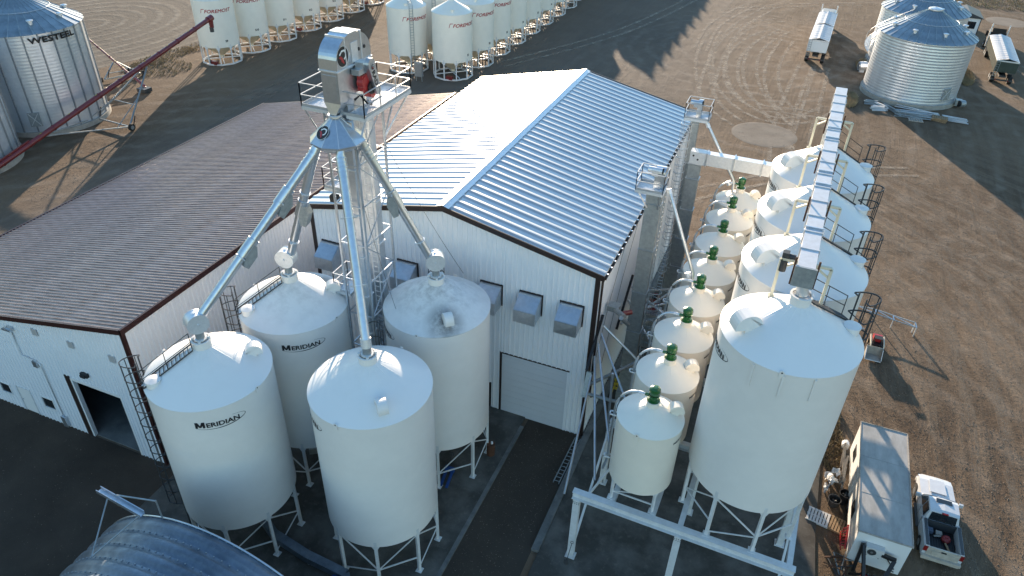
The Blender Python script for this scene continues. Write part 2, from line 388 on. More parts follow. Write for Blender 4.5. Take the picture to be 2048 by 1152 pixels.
# tyre tracks: pairs of pale broken ribbons following real curves on the ground
def track_mat(nm, amax, sc_, c):
    m = bpy.data.materials.new(nm); m.use_nodes = True; t = m.node_tree; b = t.nodes['Principled BSDF']
    b.inputs['Roughness'].default_value = .95; b.inputs['Base Color'].default_value = (*c, 1); b.inputs['Specular IOR Level'].default_value = .2
    tc = t.nodes.new('ShaderNodeTexCoord'); n = t.nodes.new('ShaderNodeTexNoise'); n.inputs['Scale'].default_value = sc_; n.inputs['Detail'].default_value = 9; n.inputs['Roughness'].default_value = .78
    t.links.new(tc.outputs['Object'], n.inputs[0]); r = t.nodes.new('ShaderNodeMapRange'); r.inputs[1].default_value = .40; r.inputs[2].default_value = .62; r.inputs[3].default_value = .04; r.inputs[4].default_value = amax
    t.links.new(n.outputs['Fac'], r.inputs[0]); t.links.new(r.outputs[0], b.inputs['Alpha']); return m
M['tyre_dust'] = track_mat('tyre_dust', .8, .7, (.40, .325, .245)); M['tyre_faint'] = track_mat('tyre_faint', .38, 1.3, (.27, .215, .16))
TR = [[(12.2, 71.3), (8.8, 64.7), (4.6, 63.5), (0.0, 68.4), (-3.6, 78.2), (-5.4, 94.3), (-3.2, 109.4), (1.5, 115.7)], [(11.1, 67.8), (7.4, 67.5), (2.8, 67.6), (-1.4, 75.6), (-3.0, 89.4), (-1.3, 101.4), (2.2, 108.5)], [(-4.1, 68.5), (-5.0, 77.5), (-5.7, 94.1), (-4.8, 108.5), (-1.3, 124.7)],
      [(6.5, 62.6), (2.0, 73.8), (-0.1, 85.3), (0.0, 97.2), (3.0, 109.0)], [(8.8, 64.7), (4.9, 73.0), (3.1, 86.9), (4.0, 102.5)], [(7.9, 89.4), (7.1, 71.9), (6.9, 60.0), (7.5, 50)], [(10.3, 89.3), (9.8, 71.1), (9.5, 57.0), (11, 46)],
      [(17.3, 53.8), (21.8, 46.4), (25.5, 35.3), (27.5, 24.7), (28.0, 18.4)], [(17.4, 45.6), (21.8, 35.4), (24.3, 24.7), (25.0, 14.8), (24.6, 5.1)], [(17.6, 38.7), (20.7, 29.4), (22.5, 19.7), (22.5, 10.5)], [(24.9, 57.4), (27.8, 45.7), (30.1, 33.7)], [(17.0, 29.5), (19.4, 24.0), (21.2, 15.4)], [(24.9, 28.0), (26.6, 20.3), (26.8, 10.5)],
      [(-53.7, 7.8), (-53.9, 20.1), (-58.1, 45.7), (-66.8, 86.6)], [(-60.1, 34.3), (-55.6, 59.3), (-57.1, 91.8)], [(-34.6, 67.5), (-22.7, 95.2), (-14.6, 134.0)], [(-10.5, 115.3), (0.4, 127.0), (15.2, 136.9)], [(30.2, 116.4), (36.5, 110.0), (40.3, 100.6)], [(-8.6, 89.5), (-9.0, 106.2), (-5.2, 124.8)], [(1.9, 59.4), (-3.1, 66.8), (-7.3, 84.3), (-8.4, 102.9)],
      [(14, 60), (20, 52), (27, 47), (36, 40)], [(-2, 35), (6, 44), (14, 50), (22, 54)], [(16, 34), (24, 36), (33, 30)], [(23, 3), (24.5, -4), (25, -12)], [(26.5, 8), (27.5, -2), (27, -12)]]
def smooth(pts, k=10):
    out = []; n = len(pts)
    for i in range(n-1):
        p0, p1, p2, p3 = pts[max(0, i-1)], pts[i], pts[i+1], pts[min(n-1, i+2)]
        for j in range(k):
            t = j/k; out.append(tuple(.5*((2*b)+(-a+c)*t+(2*a-5*b+4*c-d)*t*t+(-a+3*b-3*c+d)*t**3) for a, b, c, d in zip(p0, p1, p2, p3)))
    out.append(pts[-1]); return out
mb = MB(); lv = .008; near = MB()
for ti, T in enumerate(TR):
    tgt = near if T[0][0] > 13 and T[0][1] < 61 or T[0][0] < -50 else mb
    P = smooth(T)
    for off in (-1.0, 1.0):
        v = []
        for i, p in enumerate(P):
            a = P[max(0, i-1)]; b = P[min(len(P)-1, i+1)]; d = Vector((b[0]-a[0], b[1]-a[1])).normalized(); nx, ny = -d.y, d.x
            for o in (off-.26, off+.26): v.append((p[0]+nx*o, p[1]+ny*o, lv))
        tgt.add(v, [(2*i, 2*i+1, 2*i+3, 2*i+2) for i in range(len(P)-1)]); lv += .0004
struct('tyre_tracks', mb, 'tyre_dust'); struct('tyre_tracks', near, 'tyre_faint')

# ------------------------------------------------------------------ ribbed sheet
def sheet(w_, pitch, rib, top, depth):
    """cross section points (u, d) of one trapezoid-ribbed sheet of width w_"""
    pts = [(0, 0)]; n = max(1, round(w_/pitch)); p = w_/n
    for i in range(n):
        c = (i+.5)*p
        pts += [(c-rib/2, 0), (c-top/2, depth), (c+top/2, depth), (c+rib/2, 0)]
    pts.append((w_, 0)); return pts
def wall_sheet(u0, u1, zb, ztf, place, pitch=.305, rib=.13, top=.05, depth=.048):
    """vertical sheet between u0 and u1; ztf(u) gives the top; place(u, d, z) -> world"""
    cs = sheet(u1-u0, pitch, rib, top, depth); v = []
    for (u, d) in cs: v += [place(u0+u, d, zb), place(u0+u, d, ztf(u0+u))]
    mb = MB(); mb.add(v, [(2*i, 2*i+2, 2*i+3, 2*i+1) for i in range(len(cs)-1)]); return mb

# ------------------------------------------------------------------ MAIN BUILDING
A_, H_, R_, L_ = 9.56, 12.71, 14.74, 26.67
mbld = thing('metal_building', 'tall white building with shiny corrugated metal gable roof and brown trim behind the front silos', 'building', (-A_, 13.3, 0))
ridge = lambda x: H_+(R_-H_)*(1-abs(x+A_)/A_)-.06
DX0, DX1, DZ = -5.80, -1.26, 5.05
MX0, MX1, MZ = -7.45, -6.45, 2.25
n = 20; wdt = 2*A_/n
cuts = sorted(set([-2*A_+i*wdt for i in range(n+1)]))
for i in range(n):
    u0 = -2*A_+i*wdt; u1 = u0+wdt
    segs = [(u0, u1, 0.)]
    for (a, b_, zt) in ((DX0, DX1, DZ), (MX0, MX1, MZ)):
        ns = []
        for (p, q, zb) in segs:
            if q <= a or p >= b_: ns.append((p, q, zb)); continue
            if p < a: ns.append((p, a, zb))
            ns.append((max(p, a), min(q, b_), zt))
            if q > b_: ns.append((b_, q, zb))
        segs = ns
    mb = MB()
    for (p, q, zb) in segs:
        if q-p > .02: mb.merge(wall_sheet(p, q, zb, ridge, lambda u, d, z: (u, -d, z), pitch=.305 if q-p > .25 else 9))
    part('wall_panel', mb, 'siding', mbld)
nL = 29; wl = L_/nL
me = None
for i in range(nL):
    mb = wall_sheet(0, wl, .0, lambda u: H_-.1, lambda u, d, z: (d, u, z))
    if me is None: me = mesh_of('wall_panel', mb, 'siding'); fixn(me)
    part('wall_panel', None, None, mbld, mesh=me, loc=(0, i*wl, 0))
mb = MB(); mb.add([(-2*A_, 0, 0), (-2*A_, L_, 0), (-2*A_, L_, H_-.1), (-2*A_, 0, H_-.1)], [(0, 1, 2, 3)])
mb.add([(-2*A_, L_, 0), (0, L_, 0), (0, L_, H_-.1), (-A_, L_, R_-.1), (-2*A_, L_, H_-.1)], [(0, 1, 2, 3, 4)])
part('rear_wall', mb, 'siding', mbld)
# roof sheets: ribs run from eave to ridge
def roof_mesh(w_, xe, ze, xr, zr, m, pitch=.76, rib=.46, top=.13, depth=.056):
    sl_ = Vector((xr-xe, 0, zr-ze)).normalized(); nn = Vector((-sl_.z, 0, sl_.x))
    if nn.z < 0: nn = -nn
    cs = sheet(w_, pitch, rib, top, depth); v = []
    for (u, d) in cs:
        o = nn*d; v += [(xe+o.x, u, ze+o.z), (xr+o.x, u, zr+o.z)]
    mb = MB(); mb.add(v, [(2*i, 2*i+2, 2*i+3, 2*i+1) for i in range(len(cs)-1)])
    me = mesh_of('roof_panel', mb, m); 
    return me
y0r, y1r = -.25, L_+.25; nr = 35; wr = (y1r-y0r)/nr
for (xe, xr) in ((.28, -A_), (-2*A_-.28, -A_)):
    me = roof_mesh(wr, xe, H_-.06, xr, R_, 'roof_metal')
    for i in range(nr): part('roof_panel', None, None, mbld, mesh=me, loc=(0, y0r+i*wr, 0))
mb = MB()
for s in (-1, 1):
    mb.add([(-A_, y0r-.03, R_+.10), (-A_, y1r+.03, R_+.10), (-A_+s*.42, y1r+.03, R_-.03), (-A_+s*.42, y0r-.03, R_-.03)], [(0, 1, 2, 3)])
mb.box(-A_-.09, -A_+.09, y0r-.03, y1r+.03, R_+.08, R_+.13)
part('ridge_cap', mb, 'galv_bright', mbld)
for (ya, yb) in ((y0r-.05, y0r+.03), (y1r-.03, y1r+.05)):
    for s in (-1, 1):
        mb = MB(); x1 = -A_+s*(A_+.33)
        mb.add([(-A_, ya, R_+.05), (x1, ya, H_-.02), (x1, ya, H_-.36), (-A_, ya, R_-.29), (-A_, yb, R_+.05), (x1, yb, H_-.02), (x1, yb, H_-.36), (-A_, yb, R_-.29)],
               [(0, 1, 2, 3), (7, 6, 5, 4), (0, 4, 5, 1), (3, 2, 6, 7), (1, 5, 6, 2), (0, 3, 7, 4)])
        part('rake_trim', mb, 'trim_brown', mbld)
for (x, y) in ((0, 0), (-2*A_, 0), (0, L_), (-2*A_, L_)):
    mb = MB(); sx = 1 if x > -1 else -1; sy = -1 if y < 1 else 1
    mb.box(min(x-sx*.22, x+sx*.05), max(x-sx*.22, x+sx*.05), min(y, y+sy*.05), max(y, y+sy*.05), 0, H_-.3)
    if x > -1: mb.box(min(x, x+sx*.05), max(x, x+sx*.05), min(y-sy*.10, y), max(y-sy*.10, y), 0, H_-.3)
    part('corner_trim', mb, 'trim_brown', mbld)
for s, x in ((1, .30), (-1, -2*A_-.30)):   # gutters with brackets
    mb = MB(); x2 = x+s*.13
    mb.add([(x, y0r, H_-.10), (x2, y0r, H_-.10), (x2, y1r, H_-.10), (x, y1r, H_-.10), (x, y0r, H_-.24), (x2, y0r, H_-.24), (x2, y1r, H_-.24), (x, y1r, H_-.24)],
           [(4, 5, 6, 7), (0, 1, 5, 4), (1, 2, 6, 5), (2, 3, 7, 6), (3, 0, 4, 7)])
    gt = part('gutter', mb, 'trim_brown', mbld)
    if s > 0:
        br = MB(); br.box(x-.02, x2+.012, -.06, .06, H_-.095, H_-.07); bm_ = mesh_of('gutter_bracket', br, 'galv_bright')
        for k in range(36): part('gutter_bracket', None, None, gt, mesh=bm_, loc=(0, y0r+.4+k*.75, 0))
mb = MB(); mb.path([(.36, .45, H_-.2), (.18, .45, H_-.6), (.10, .45, H_-.9), (.10, .45, 3.4), (.22, .45, 3.1)], .07, 6); part('downspout', mb, 'trim_brown', mbld)
# overhead door with its sections
ns_ = 10
for k in range(ns_):
    mb = MB(); z0 = DZ*k/ns_; z1 = DZ*(k+1)/ns_
    mb.box(DX0+.08, DX1-.08, -.02, .03, z0+.005, z1-.005)
    part('door_section', mb, 'door_panel', mbld)
mb = MB(); mb.box(DX0-.06, DX0+.08, -.06, .05, 0, DZ+.06); mb.box(DX0+.08, DX1+.05, -.06, .05, DZ-.02, DZ+.05); part('door_frame', mb, 'trim_brown', mbld)
mb = MB(); mb.box(DX1-.08, DX1+.04, -.05, .05, 0, DZ-.02); part('door_jamb', mb, 'siding', mbld)
mb = MB(); mb.box(MX0+.05, MX1-.05, -.02, .03, .02, MZ-.05); dr = part('door', mb, 'trim_brown', mbld)
mb = MB(); mb.box(MX1-.2, MX1-.14, -.08, -.02, 1.0, 1.06); part('handle', mb, 'galv', dr)
mb = MB(); mb.box(-2*A_-.03, -.0, -.07, -.045, 0, .22); part('base_trim', MB().merge(mb), 'curb', mbld) if False else None
# exhaust hoods: five along the gable wall, top edge at 10.2 m
for cx in (-17.75, -12.2, -9.1, -6.5, -3.95, -1.42):
    w2 = .68; zt = 10.18
    if cx == -9.1: continue
    prof = [(0, zt), (-.30, zt-.03), (-1.15, zt-.62), (-1.18, zt-1.45), (0, zt-1.38)]
    mb = MB(); mb.prism([(y-.02, z) for y, z in prof], 'x', cx-w2, cx+w2)
    hd = part('exhaust_hood', mb, 'galv', mbld)
    mb = MB()   # cross-broken top and front faces stand a little proud
    for (ya, za_, yb, zb_) in ((-.34, zt-.035, -1.13, zt-.585), (-1.175, zt-.66, -1.20, zt-1.42)):
        q = [(cx-w2+.04, ya, za_+.012), (cx+w2-.04, ya, za_+.012), (cx+w2-.04, yb-.01, zb_+.012), (cx-w2+.04, yb-.01, zb_+.012)]
        c = (cx, (ya+yb)/2-.03, (za_+zb_)/2+.035)
        mb.add(q+[c], [(0, 1, 4), (1, 2, 4), (2, 3, 4), (3, 0, 4)])
    part('hood_face', mb, 'galv', hd)
    mb = MB(); mb.box(cx-w2-.06, cx+w2+.06, -.10, -.032, zt+.005, zt+.07); mb.box(cx+w2+.005, cx+w2+.06, -.10, -.032, zt-1.42, zt); mb.box(cx-w2-.06, cx-w2-.005, -.10, -.032, zt-1.42, zt)
    part('hood_flange', mb, 'trim_brown', hd)

# ------------------------------------------------------------------ BROWN-ROOFED BUILDING
xb, Hb, yb0, yb1, xl, Rb = -22.48, 10.5, -12.58, 27.0, -44.95, 5.73
bb = thing('long_shed', 'long white shed with brown corrugated single slope roof and open overhead door', 'building', ((xb+xl)/2, 7, 0))
topz = lambda x: Rb+(Hb-Rb)*(x-xl)/(xb-xl)-.05
openings = [(-28.8, -24.42, 0, 4.95), (-34.3, -33.1, 0, 2.1), (-35.92, -35.05, 1.05, 1.85), (-32.1, -31.15, 1.15, 1.98)]
nb = 24; wb = (xb-xl)/nb
for i in range(nb):
    u0 = xl+i*wb; mb = MB(); us = sorted(set([u0, u0+wb]+[u for o in openings for u in o[:2] if u0 < u < u0+wb]))
    for p, q in zip(us, us[1:]):
        mid_ = (p+q)/2; zz = [(0., None)]
        o = [o for o in openings if o[0] < mid_ < o[1]]
        pc = .305 if q-p > .25 else 9
        if not o: mb.merge(wall_sheet(p, q, 0, topz, lambda u, d, z: (u, yb0-d, z), pitch=pc))
        else:
            mb.merge(wall_sheet(p, q, o[0][3], topz, lambda u, d, z: (u, yb0-d, z), pitch=pc))
            if o[0][2] > 0: mb.merge(wall_sheet(p, q, 0, lambda u: o[0][2], lambda u, d, z: (u, yb0-d, z), pitch=pc))
    part('wall_panel', mb, 'siding', bb)
nn_ = 43; wn = (yb1-yb0)/nn_
mb = wall_sheet(0, wn, 0, lambda u: Hb-.08, lambda u, d, z: (xb+d, u, z)); me = mesh_of('wall_panel', mb, 'siding')
for i in range(nn_): part('wall_panel', None, None, bb, mesh=me, loc=(0, yb0+i*wn, 0))
mb = MB(); mb.add([(xl, yb0, 0), (xl, yb1, 0), (xl, yb1, Rb-.05), (xl, yb0, Rb-.05)], [(0, 1, 2, 3)])
mb.add([(xl, yb1, 0), (xb, yb1, 0), (xb, yb1, Hb-.05), (xl, yb1, Rb-.05)], [(0, 1, 2, 3)]); part('rear_wall', mb, 'siding', bb)
nr = 46; y0r, y1r = yb0-.2, yb1+.2; wr = (y1r-y0r)/nr
me = roof_mesh(wr, xl-.25, Rb-.05, xb+.2, Hb+.02, 'roof_brown', pitch=.33, rib=.16, top=.08, depth=.045)
for i in range(nr): part('roof_panel', None, None, bb, mesh=me, loc=(0, y0r+i*wr, 0))
for ya, yb_ in ((y0r-.05, y0r+.04), (y1r-.04, y1r+.05)):
    mb = MB(); a = (xl-.3, Rb-.02); b_ = (xb+.25, Hb+.10)
    mb.add([(a[0], ya, a[1]), (b_[0], ya, b_[1]), (b_[0], ya, b_[1]-.32), (a[0], ya, a[1]-.30), (a[0], yb_, a[1]), (b_[0], yb_, b_[1]), (b_[0], yb_, b_[1]-.32), (a[0], yb_, a[1]-.30)],
           [(0, 1, 2, 3), (7, 6, 5, 4), (0, 4, 5, 1), (3, 2, 6, 7), (1, 5, 6, 2), (0, 3, 7, 4)]); part('rake_trim', mb, 'trim_red', bb)
mb = MB(); mb.box(xb+.17, xb+.30, y0r-.05, y1r+.05, Hb-.22, Hb+.13); part('eave_trim', mb, 'trim_red', bb)
mb = MB(); mb.box(xl-.38, xl-.25, y0r-.05, y1r+.05, Rb-.22, Rb+.02); part('gutter', mb, 'trim_red', bb)
mb = MB(); mb.box(xb-.16, xb+.05, yb0-.06, yb0, 0, Hb-.3); mb.box(xb, xb+.05, yb0, yb0+.14, 0, Hb-.3); part('corner_trim', mb, 'trim_red', bb)
# door opening frame, raised door leaf, inside floor
mb = MB(); mb.box(-28.86, -28.45, yb0-.05, yb0+.2, 0, 5.0); part('door_jamb', mb, 'trim_brown', bb)
mb = MB(); mb.box(-28.45, -28.30, yb0-.03, yb0+.2, 0, 4.9); mb.box(-28.3, -24.42, yb0-.03, yb0+.1, 4.72, 4.95); mb.box(-24.5, -24.38, yb0-.05, yb0+.2, 0, 4.95); part('door_frame', mb, 'white', bb)
for k in range(3):
    mb = MB(); mb.box(-28.25, -24.55, yb0+.5+k*.95, yb0+1.4+k*.95, 4.62, 4.68); part('raised_door_section', mb, 'door_panel', bb)
mb = MB(); mb.box(xl+.1, xb-.1, yb0+.1, yb1-.1, .01, .06); part('floor_slab', mb, 'concrete', bb)
mb = MB(); mb.box(-34.25, -33.15, yb0-.01, yb0+.03, .02, 2.05); dr = part('door', mb, 'white', bb)
mb = MB(); mb.box(-34.32, -34.26, yb0-.05, yb0+.05, 0, 2.14); mb.box(-33.14, -33.08, yb0-.05, yb0+.05, 0, 2.14); mb.box(-34.26, -33.14, yb0-.05, yb0+.05, 2.08, 2.14); part('door_frame', mb, 'frame_white', bb)
mb = MB(); mb.tube((-34.12, yb0-.01, 1.02), (-34.12, yb0-.08, 1.02), .035, 6); part('handle', mb, 'galv', dr)
for (a, b_, c, d) in openings[2:]:
    mb = MB()
    for (p, q, r_, s_) in ((a-.06, b_+.06, d, d+.07), (a-.06, b_+.06, c-.07, c), (a-.06, a, c, d), (b_, b_+.06, c, d)): mb.box(p, q, yb0-.05, yb0+.04, r_, s_)
    wi = part('window', mb, 'white', bb); mb = MB(); mb.box(a, b_, yb0, yb0+.02, c, d); part('pane', mb, 'glass', wi)
for x, z in ((-29.87, 7.9), (-27.05, 7.9), (-23.95, 7.92)):
    mb = MB(); mb.box(x-.22, x+.22, yb0-.075, yb0-.055, z-.24, z+.24); part('translucent_panel', mb, 'galv_bright', bb)
mb = MB(); mb.box(-27.05, -26.55, yb0-.20, yb0-.03, 5.62, 5.9); mb.box(-26.98, -26.62, yb0-.30, yb0-.2, 5.66, 5.84); part('wall_light', mb, 'dark', bb)
mb = MB(); mb.path([(-31.95, yb0-.08, 7.5), (-32.0, yb0-.08, 5.47), (-31.6, yb0-.08, 5.45), (-30.85, yb0-.08, 5.40), (-30.6, yb0-.08, 5.1), (-30.55, yb0-.08, .4)], .035, 6); part('conduit', mb, 'galv', bb)
mb = MB(); mb.box(-32.1, -31.7, yb0-.25, yb0-.03, 7.45, 7.7); mb.box(-32.3, -31.6, yb0-.4, yb0-.22, 7.55, 7.62); part('flood_light', mb, 'galv', bb)
mb = MB(); mb.box(-31.25, -30.9, yb0-.15, yb0-.03, 4.85, 5.3); part('meter_box', mb, 'galv', bb)
mb = MB(); mb.box(-30.7, -30.35, yb0-.22, yb0-.03, .1, .95); part('guard_box', mb, 'galv', bb)
# small thing standing just inside the open door
t = thing('welding_cart', 'small green gas bottle cart standing inside the open shed door', 'cart', (-25.3, -11.2, .06))
mb = MB(); mb.lathe([(.0, .15), (.14, .15), (.14, 1.0), (.10, 1.12), (.04, 1.18), (.04, 1.28), (0, 1.28)], (-25.3, -11.2, .06), 14); part('bottle', mb, 'green', t)
mb = MB(); mb.box(-25.5, -25.1, -11.42, -11.0, .14, .2); mb.tube((-25.48, -11.0, .2), (-25.48, -10.95, 1.2), .02); mb.tube((-25.12, -11.0, .2), (-25.12, -10.95, 1.2), .02); part('frame', mb, 'dark_steel', t)
for dx in (-.24, .24):
    mb = MB(); mb.tube((-25.3+dx-.03, -11.05, .20), (-25.3+dx+.03, -11.05, .20), .14, 12); part('wheel', mb, 'rubber', t)

# ================================================================== HOPPER BINS
def sheet_ring(R, z0, z1, n=72):
    return MB().lathe([(R, z0), (R, z1)], n=n)
def vent_hood(mb, ang, R, ze, za, t, r=.40, wdt=.50, notch=True):
    """gooseneck vent: a drum section standing on the cone, its disc plane radial; returns local mesh"""
    rc = R*t; zc = za+(ze-za)*t
    er = Vector((cos(ang), sin(ang), 0)); et = Vector((-sin(ang), cos(ang), 0)); ez = Vector((0, 0, 1))
    c = er*rc+ez*(zc+.20)
    prof = [(r*cos(a), r*sin(a)) for a in [pi*k/14 for k in range(15)]]      # upper half, outer->inner
    slope = (ze-za)/R
    prof = [(r, -.12)]+prof+[(-r, -.05), (-r, -.10-slope*r*.6), (r*.25, -.30), (r*.25, -.12)]
    v = [c+er*a+ez*b+et*(-wdt/2) for a, b in prof]+[c+er*a+ez*b+et*(wdt/2) for a, b in prof]
    n = len(prof)
    mb.add(v, [(i, (i+1) % n, n+(i+1) % n, n+i) for i in range(n)])
    # ends (fan around the centre so that the notch stays open)
    for s in (0, n):
        mb.add([v[i+s] for i in range(n)], [tuple(range(n))])
    return mb
def ladder_cage(parent, ang, R, zb, zt, m='dark_steel', cage_from=2.2, rung=.32, off=.18, w_=.42, hoop=.95, cr=.36, bars=5, thick=.022):
    er = Vector((cos(ang), sin(ang), 0)); et = Vector((-sin(ang), cos(ang), 0)); ez = Vector((0, 0, 1))
    P_ = lambda r, t, z: er*(R+r)+et*t+ez*z
    mb = MB()
    for s in (-1, 1): mb.bar(P_(off, s*w_/2, zb), P_(off, s*w_/2, zt+.9), thick*1.6, thick*2)
    z = zb+.2
    while z < zt: mb.bar(P_(off, -w_/2, z), P_(off, w_/2, z), thick); z += rung
    for z in [zb+1+k*2.2 for k in range(int((zt-zb)/2.2))]:
        for s in (-1, 1): mb.bar(P_(-.02, s*w_/2, z), P_(off, s*w_/2, z), thick)
    ld = part('ladder', mb, m, parent)
    mb = MB(); z = zb+cage_from
    zs = []
    while z <= zt+.95: zs.append(z); z += hoop
    def arc(k, nn=10): 
        a = -pi/2+pi*k/nn; return (off+cr*1.7*cos(a), cr*sin(a)*1.02)
    for z in zs:
        pts = [P_(off, -w_/2, z)]+[P_(arc(k)[0], arc(k)[1], z) for k in range(11)]+[P_(off, w_/2, z)]
        for a, b in zip(pts, pts[1:]): mb.bar(a, b, thick, thick*1.8)
    for k in (1, 3, 5, 7, 9):
        a = arc(k); mb.bar(P_(a[0], a[1], zs[0]), P_(a[0], a[1], zs[-1]), thick*1.3, thick)
    part('safety_cage', mb, m, ld)
    return ld
def cone_rail(parent, ang, R, ze, za, t0=1.0, t1=.16, m='dark_steel', w_=.55, thick=.024, foot=True):
    """stair ladder with handrail running up the cone roof"""
    er = Vector((cos(ang), sin(ang), 0)); et = Vector((-sin(ang), cos(ang), 0)); ez = Vector((0, 0, 1))
    P_ = lambda t, s, h: er*(R*t)+et*s+ez*(za+(ze-za)*t+h)
    mb = MB()
    for s in (-1, 1): mb.bar(P_(t0, s*w_/2, .06), P_(t1, s*w_/2, .06), thick*2)
    n = 12
    for k in range(n+1):
        t = t0+(t1-t0)*k/n; mb.bar(P_(t, -w_/2, .07), P_(t, w_/2, .07), thick*1.4)
    st = part('roof_ladder', mb, m, parent)
    mb = MB(); s = w_/2
    for h in (.55, 1.05): mb.bar(P_(t0, s, h), P_(t1, s, h), thick)
    for t in (t0, (t0+t1)/2, t1): mb.bar(P_(t, s, .05), P_(t, s, 1.05), thick)
    part('handrail', mb, m, st)
def logo_meridian(R, ang, z, width=2.25):
    a = MB()
    for q in ([(0, 0), (.10, 0), (.10, .31), (0, .31)], [(.34, 0), (.44, 0), (.44, .31), (.34, .31)], [(.0, .31), (.12, .31), (.26, .03), (.18, .03)], [(.44, .31), (.32, .31), (.18, .03), (.26, .03)]): a.add([(x, y, .0005*len(a.f)) for x, y in q], [(0, 1, 2, 3)])
    b = text_mb('ERIDIAN', .34, .004, 1.25)
    wa = max(p[0] for p in a.v); a.merge(MB().add([(p[0]+wa+.05, p[1], 0) for p in b.v], b.f))
    centre(a); W_ = max(p[0] for p in a.v)*2; k = (width*.86)/W_; a.v = [(p[0]*k-.10, p[1]*k*1.15, 0) for p in a.v]; a = fatten(a, .008)
    return wrap(a, R+.012, ang, z)
def logo_swoosh(R, ang, z, width=2.25):
    """thin tapering oval that sweeps under the word and over its right end"""
    n = 44; vo, vi = [], []
    for k in range(n+1):
        u = k/n; a = radians(-162+u*222)      # from lower left, round the right, back over the top
        rx, ry = width*.52, .27
        th = .008+.030*max(0, sin(pi*u))**1.5*(1 if u > .3 else .6)
        x, y = rx*cos(a), ry*sin(a)+.14+.05*x_(cos(a))
        vo.append((x+th*.5*cos(a), y+th*.5*sin(a)*1.3, 0)); vi.append((x-th*.5*cos(a), y-th*.5*sin(a)*1.3, 0))
    mb = MB(); mb.add(vo+vi, [(i, i+1, n+2+i, n+1+i) for i in range(n)])
    return wrap(mb, R+.010, ang, z)
def x_(v): return v
def bin_legs(parent, R, zb, nlegs, phase, z0, m='frame_white', lw=.16, brace=True, plate=True):
    for k in range(nlegs):
        a = phase+2*pi*k/nlegs; x, y = R*cos(a), R*sin(a)
        mb = MB(); mb.bar((x, y, z0), (x, y, zb+.35), lw, lw, (cos(a), sin(a), 0))
        q = Vector((cos(a), sin(a), 0)); tq = Vector((-sin(a), cos(a), 0)); c_ = q*R
        # gusset where the leg meets the skirt
        mb.add([c_+tq*(-lw*.5)+Vector((0, 0, zb-.30))+q*.04, c_+tq*(lw*.5)+Vector((0, 0, zb-.30))+q*.04, c_+tq*(lw*1.5)+Vector((0, 0, zb+.02))+q*.04, c_+tq*(-lw*1.5)+Vector((0, 0, zb+.02))+q*.04], [(0, 1, 2, 3)])
        lg = part('leg', mb, m, parent)
        if plate:
            mb = MB(); mb.box(x-.17, x+.17, y-.17, y+.17, z0, z0+.025); part('base_plate', mb, m, lg)
    if brace:
        for k in range(nlegs):
            a = phase+2*pi*k/nlegs; b = phase+2*pi*(k+1)/nlegs
            p = (R*cos(a), R*sin(a)); q = (R*cos(b), R*sin(b)); zm = z0+(zb-z0)*.36
            mb = MB()
            if k % 2 == 0: mb.bar((*p, zm), (*q, zm), .06); mb.bar((*p, zm), (*q, zb-.15), .05)
            else: mb.bar((*q, zm), (*p, zb-.15), .06); mb.bar((*p, z0+.25), (*q, zm-.05), .05)
            part('brace', mb, m, parent)
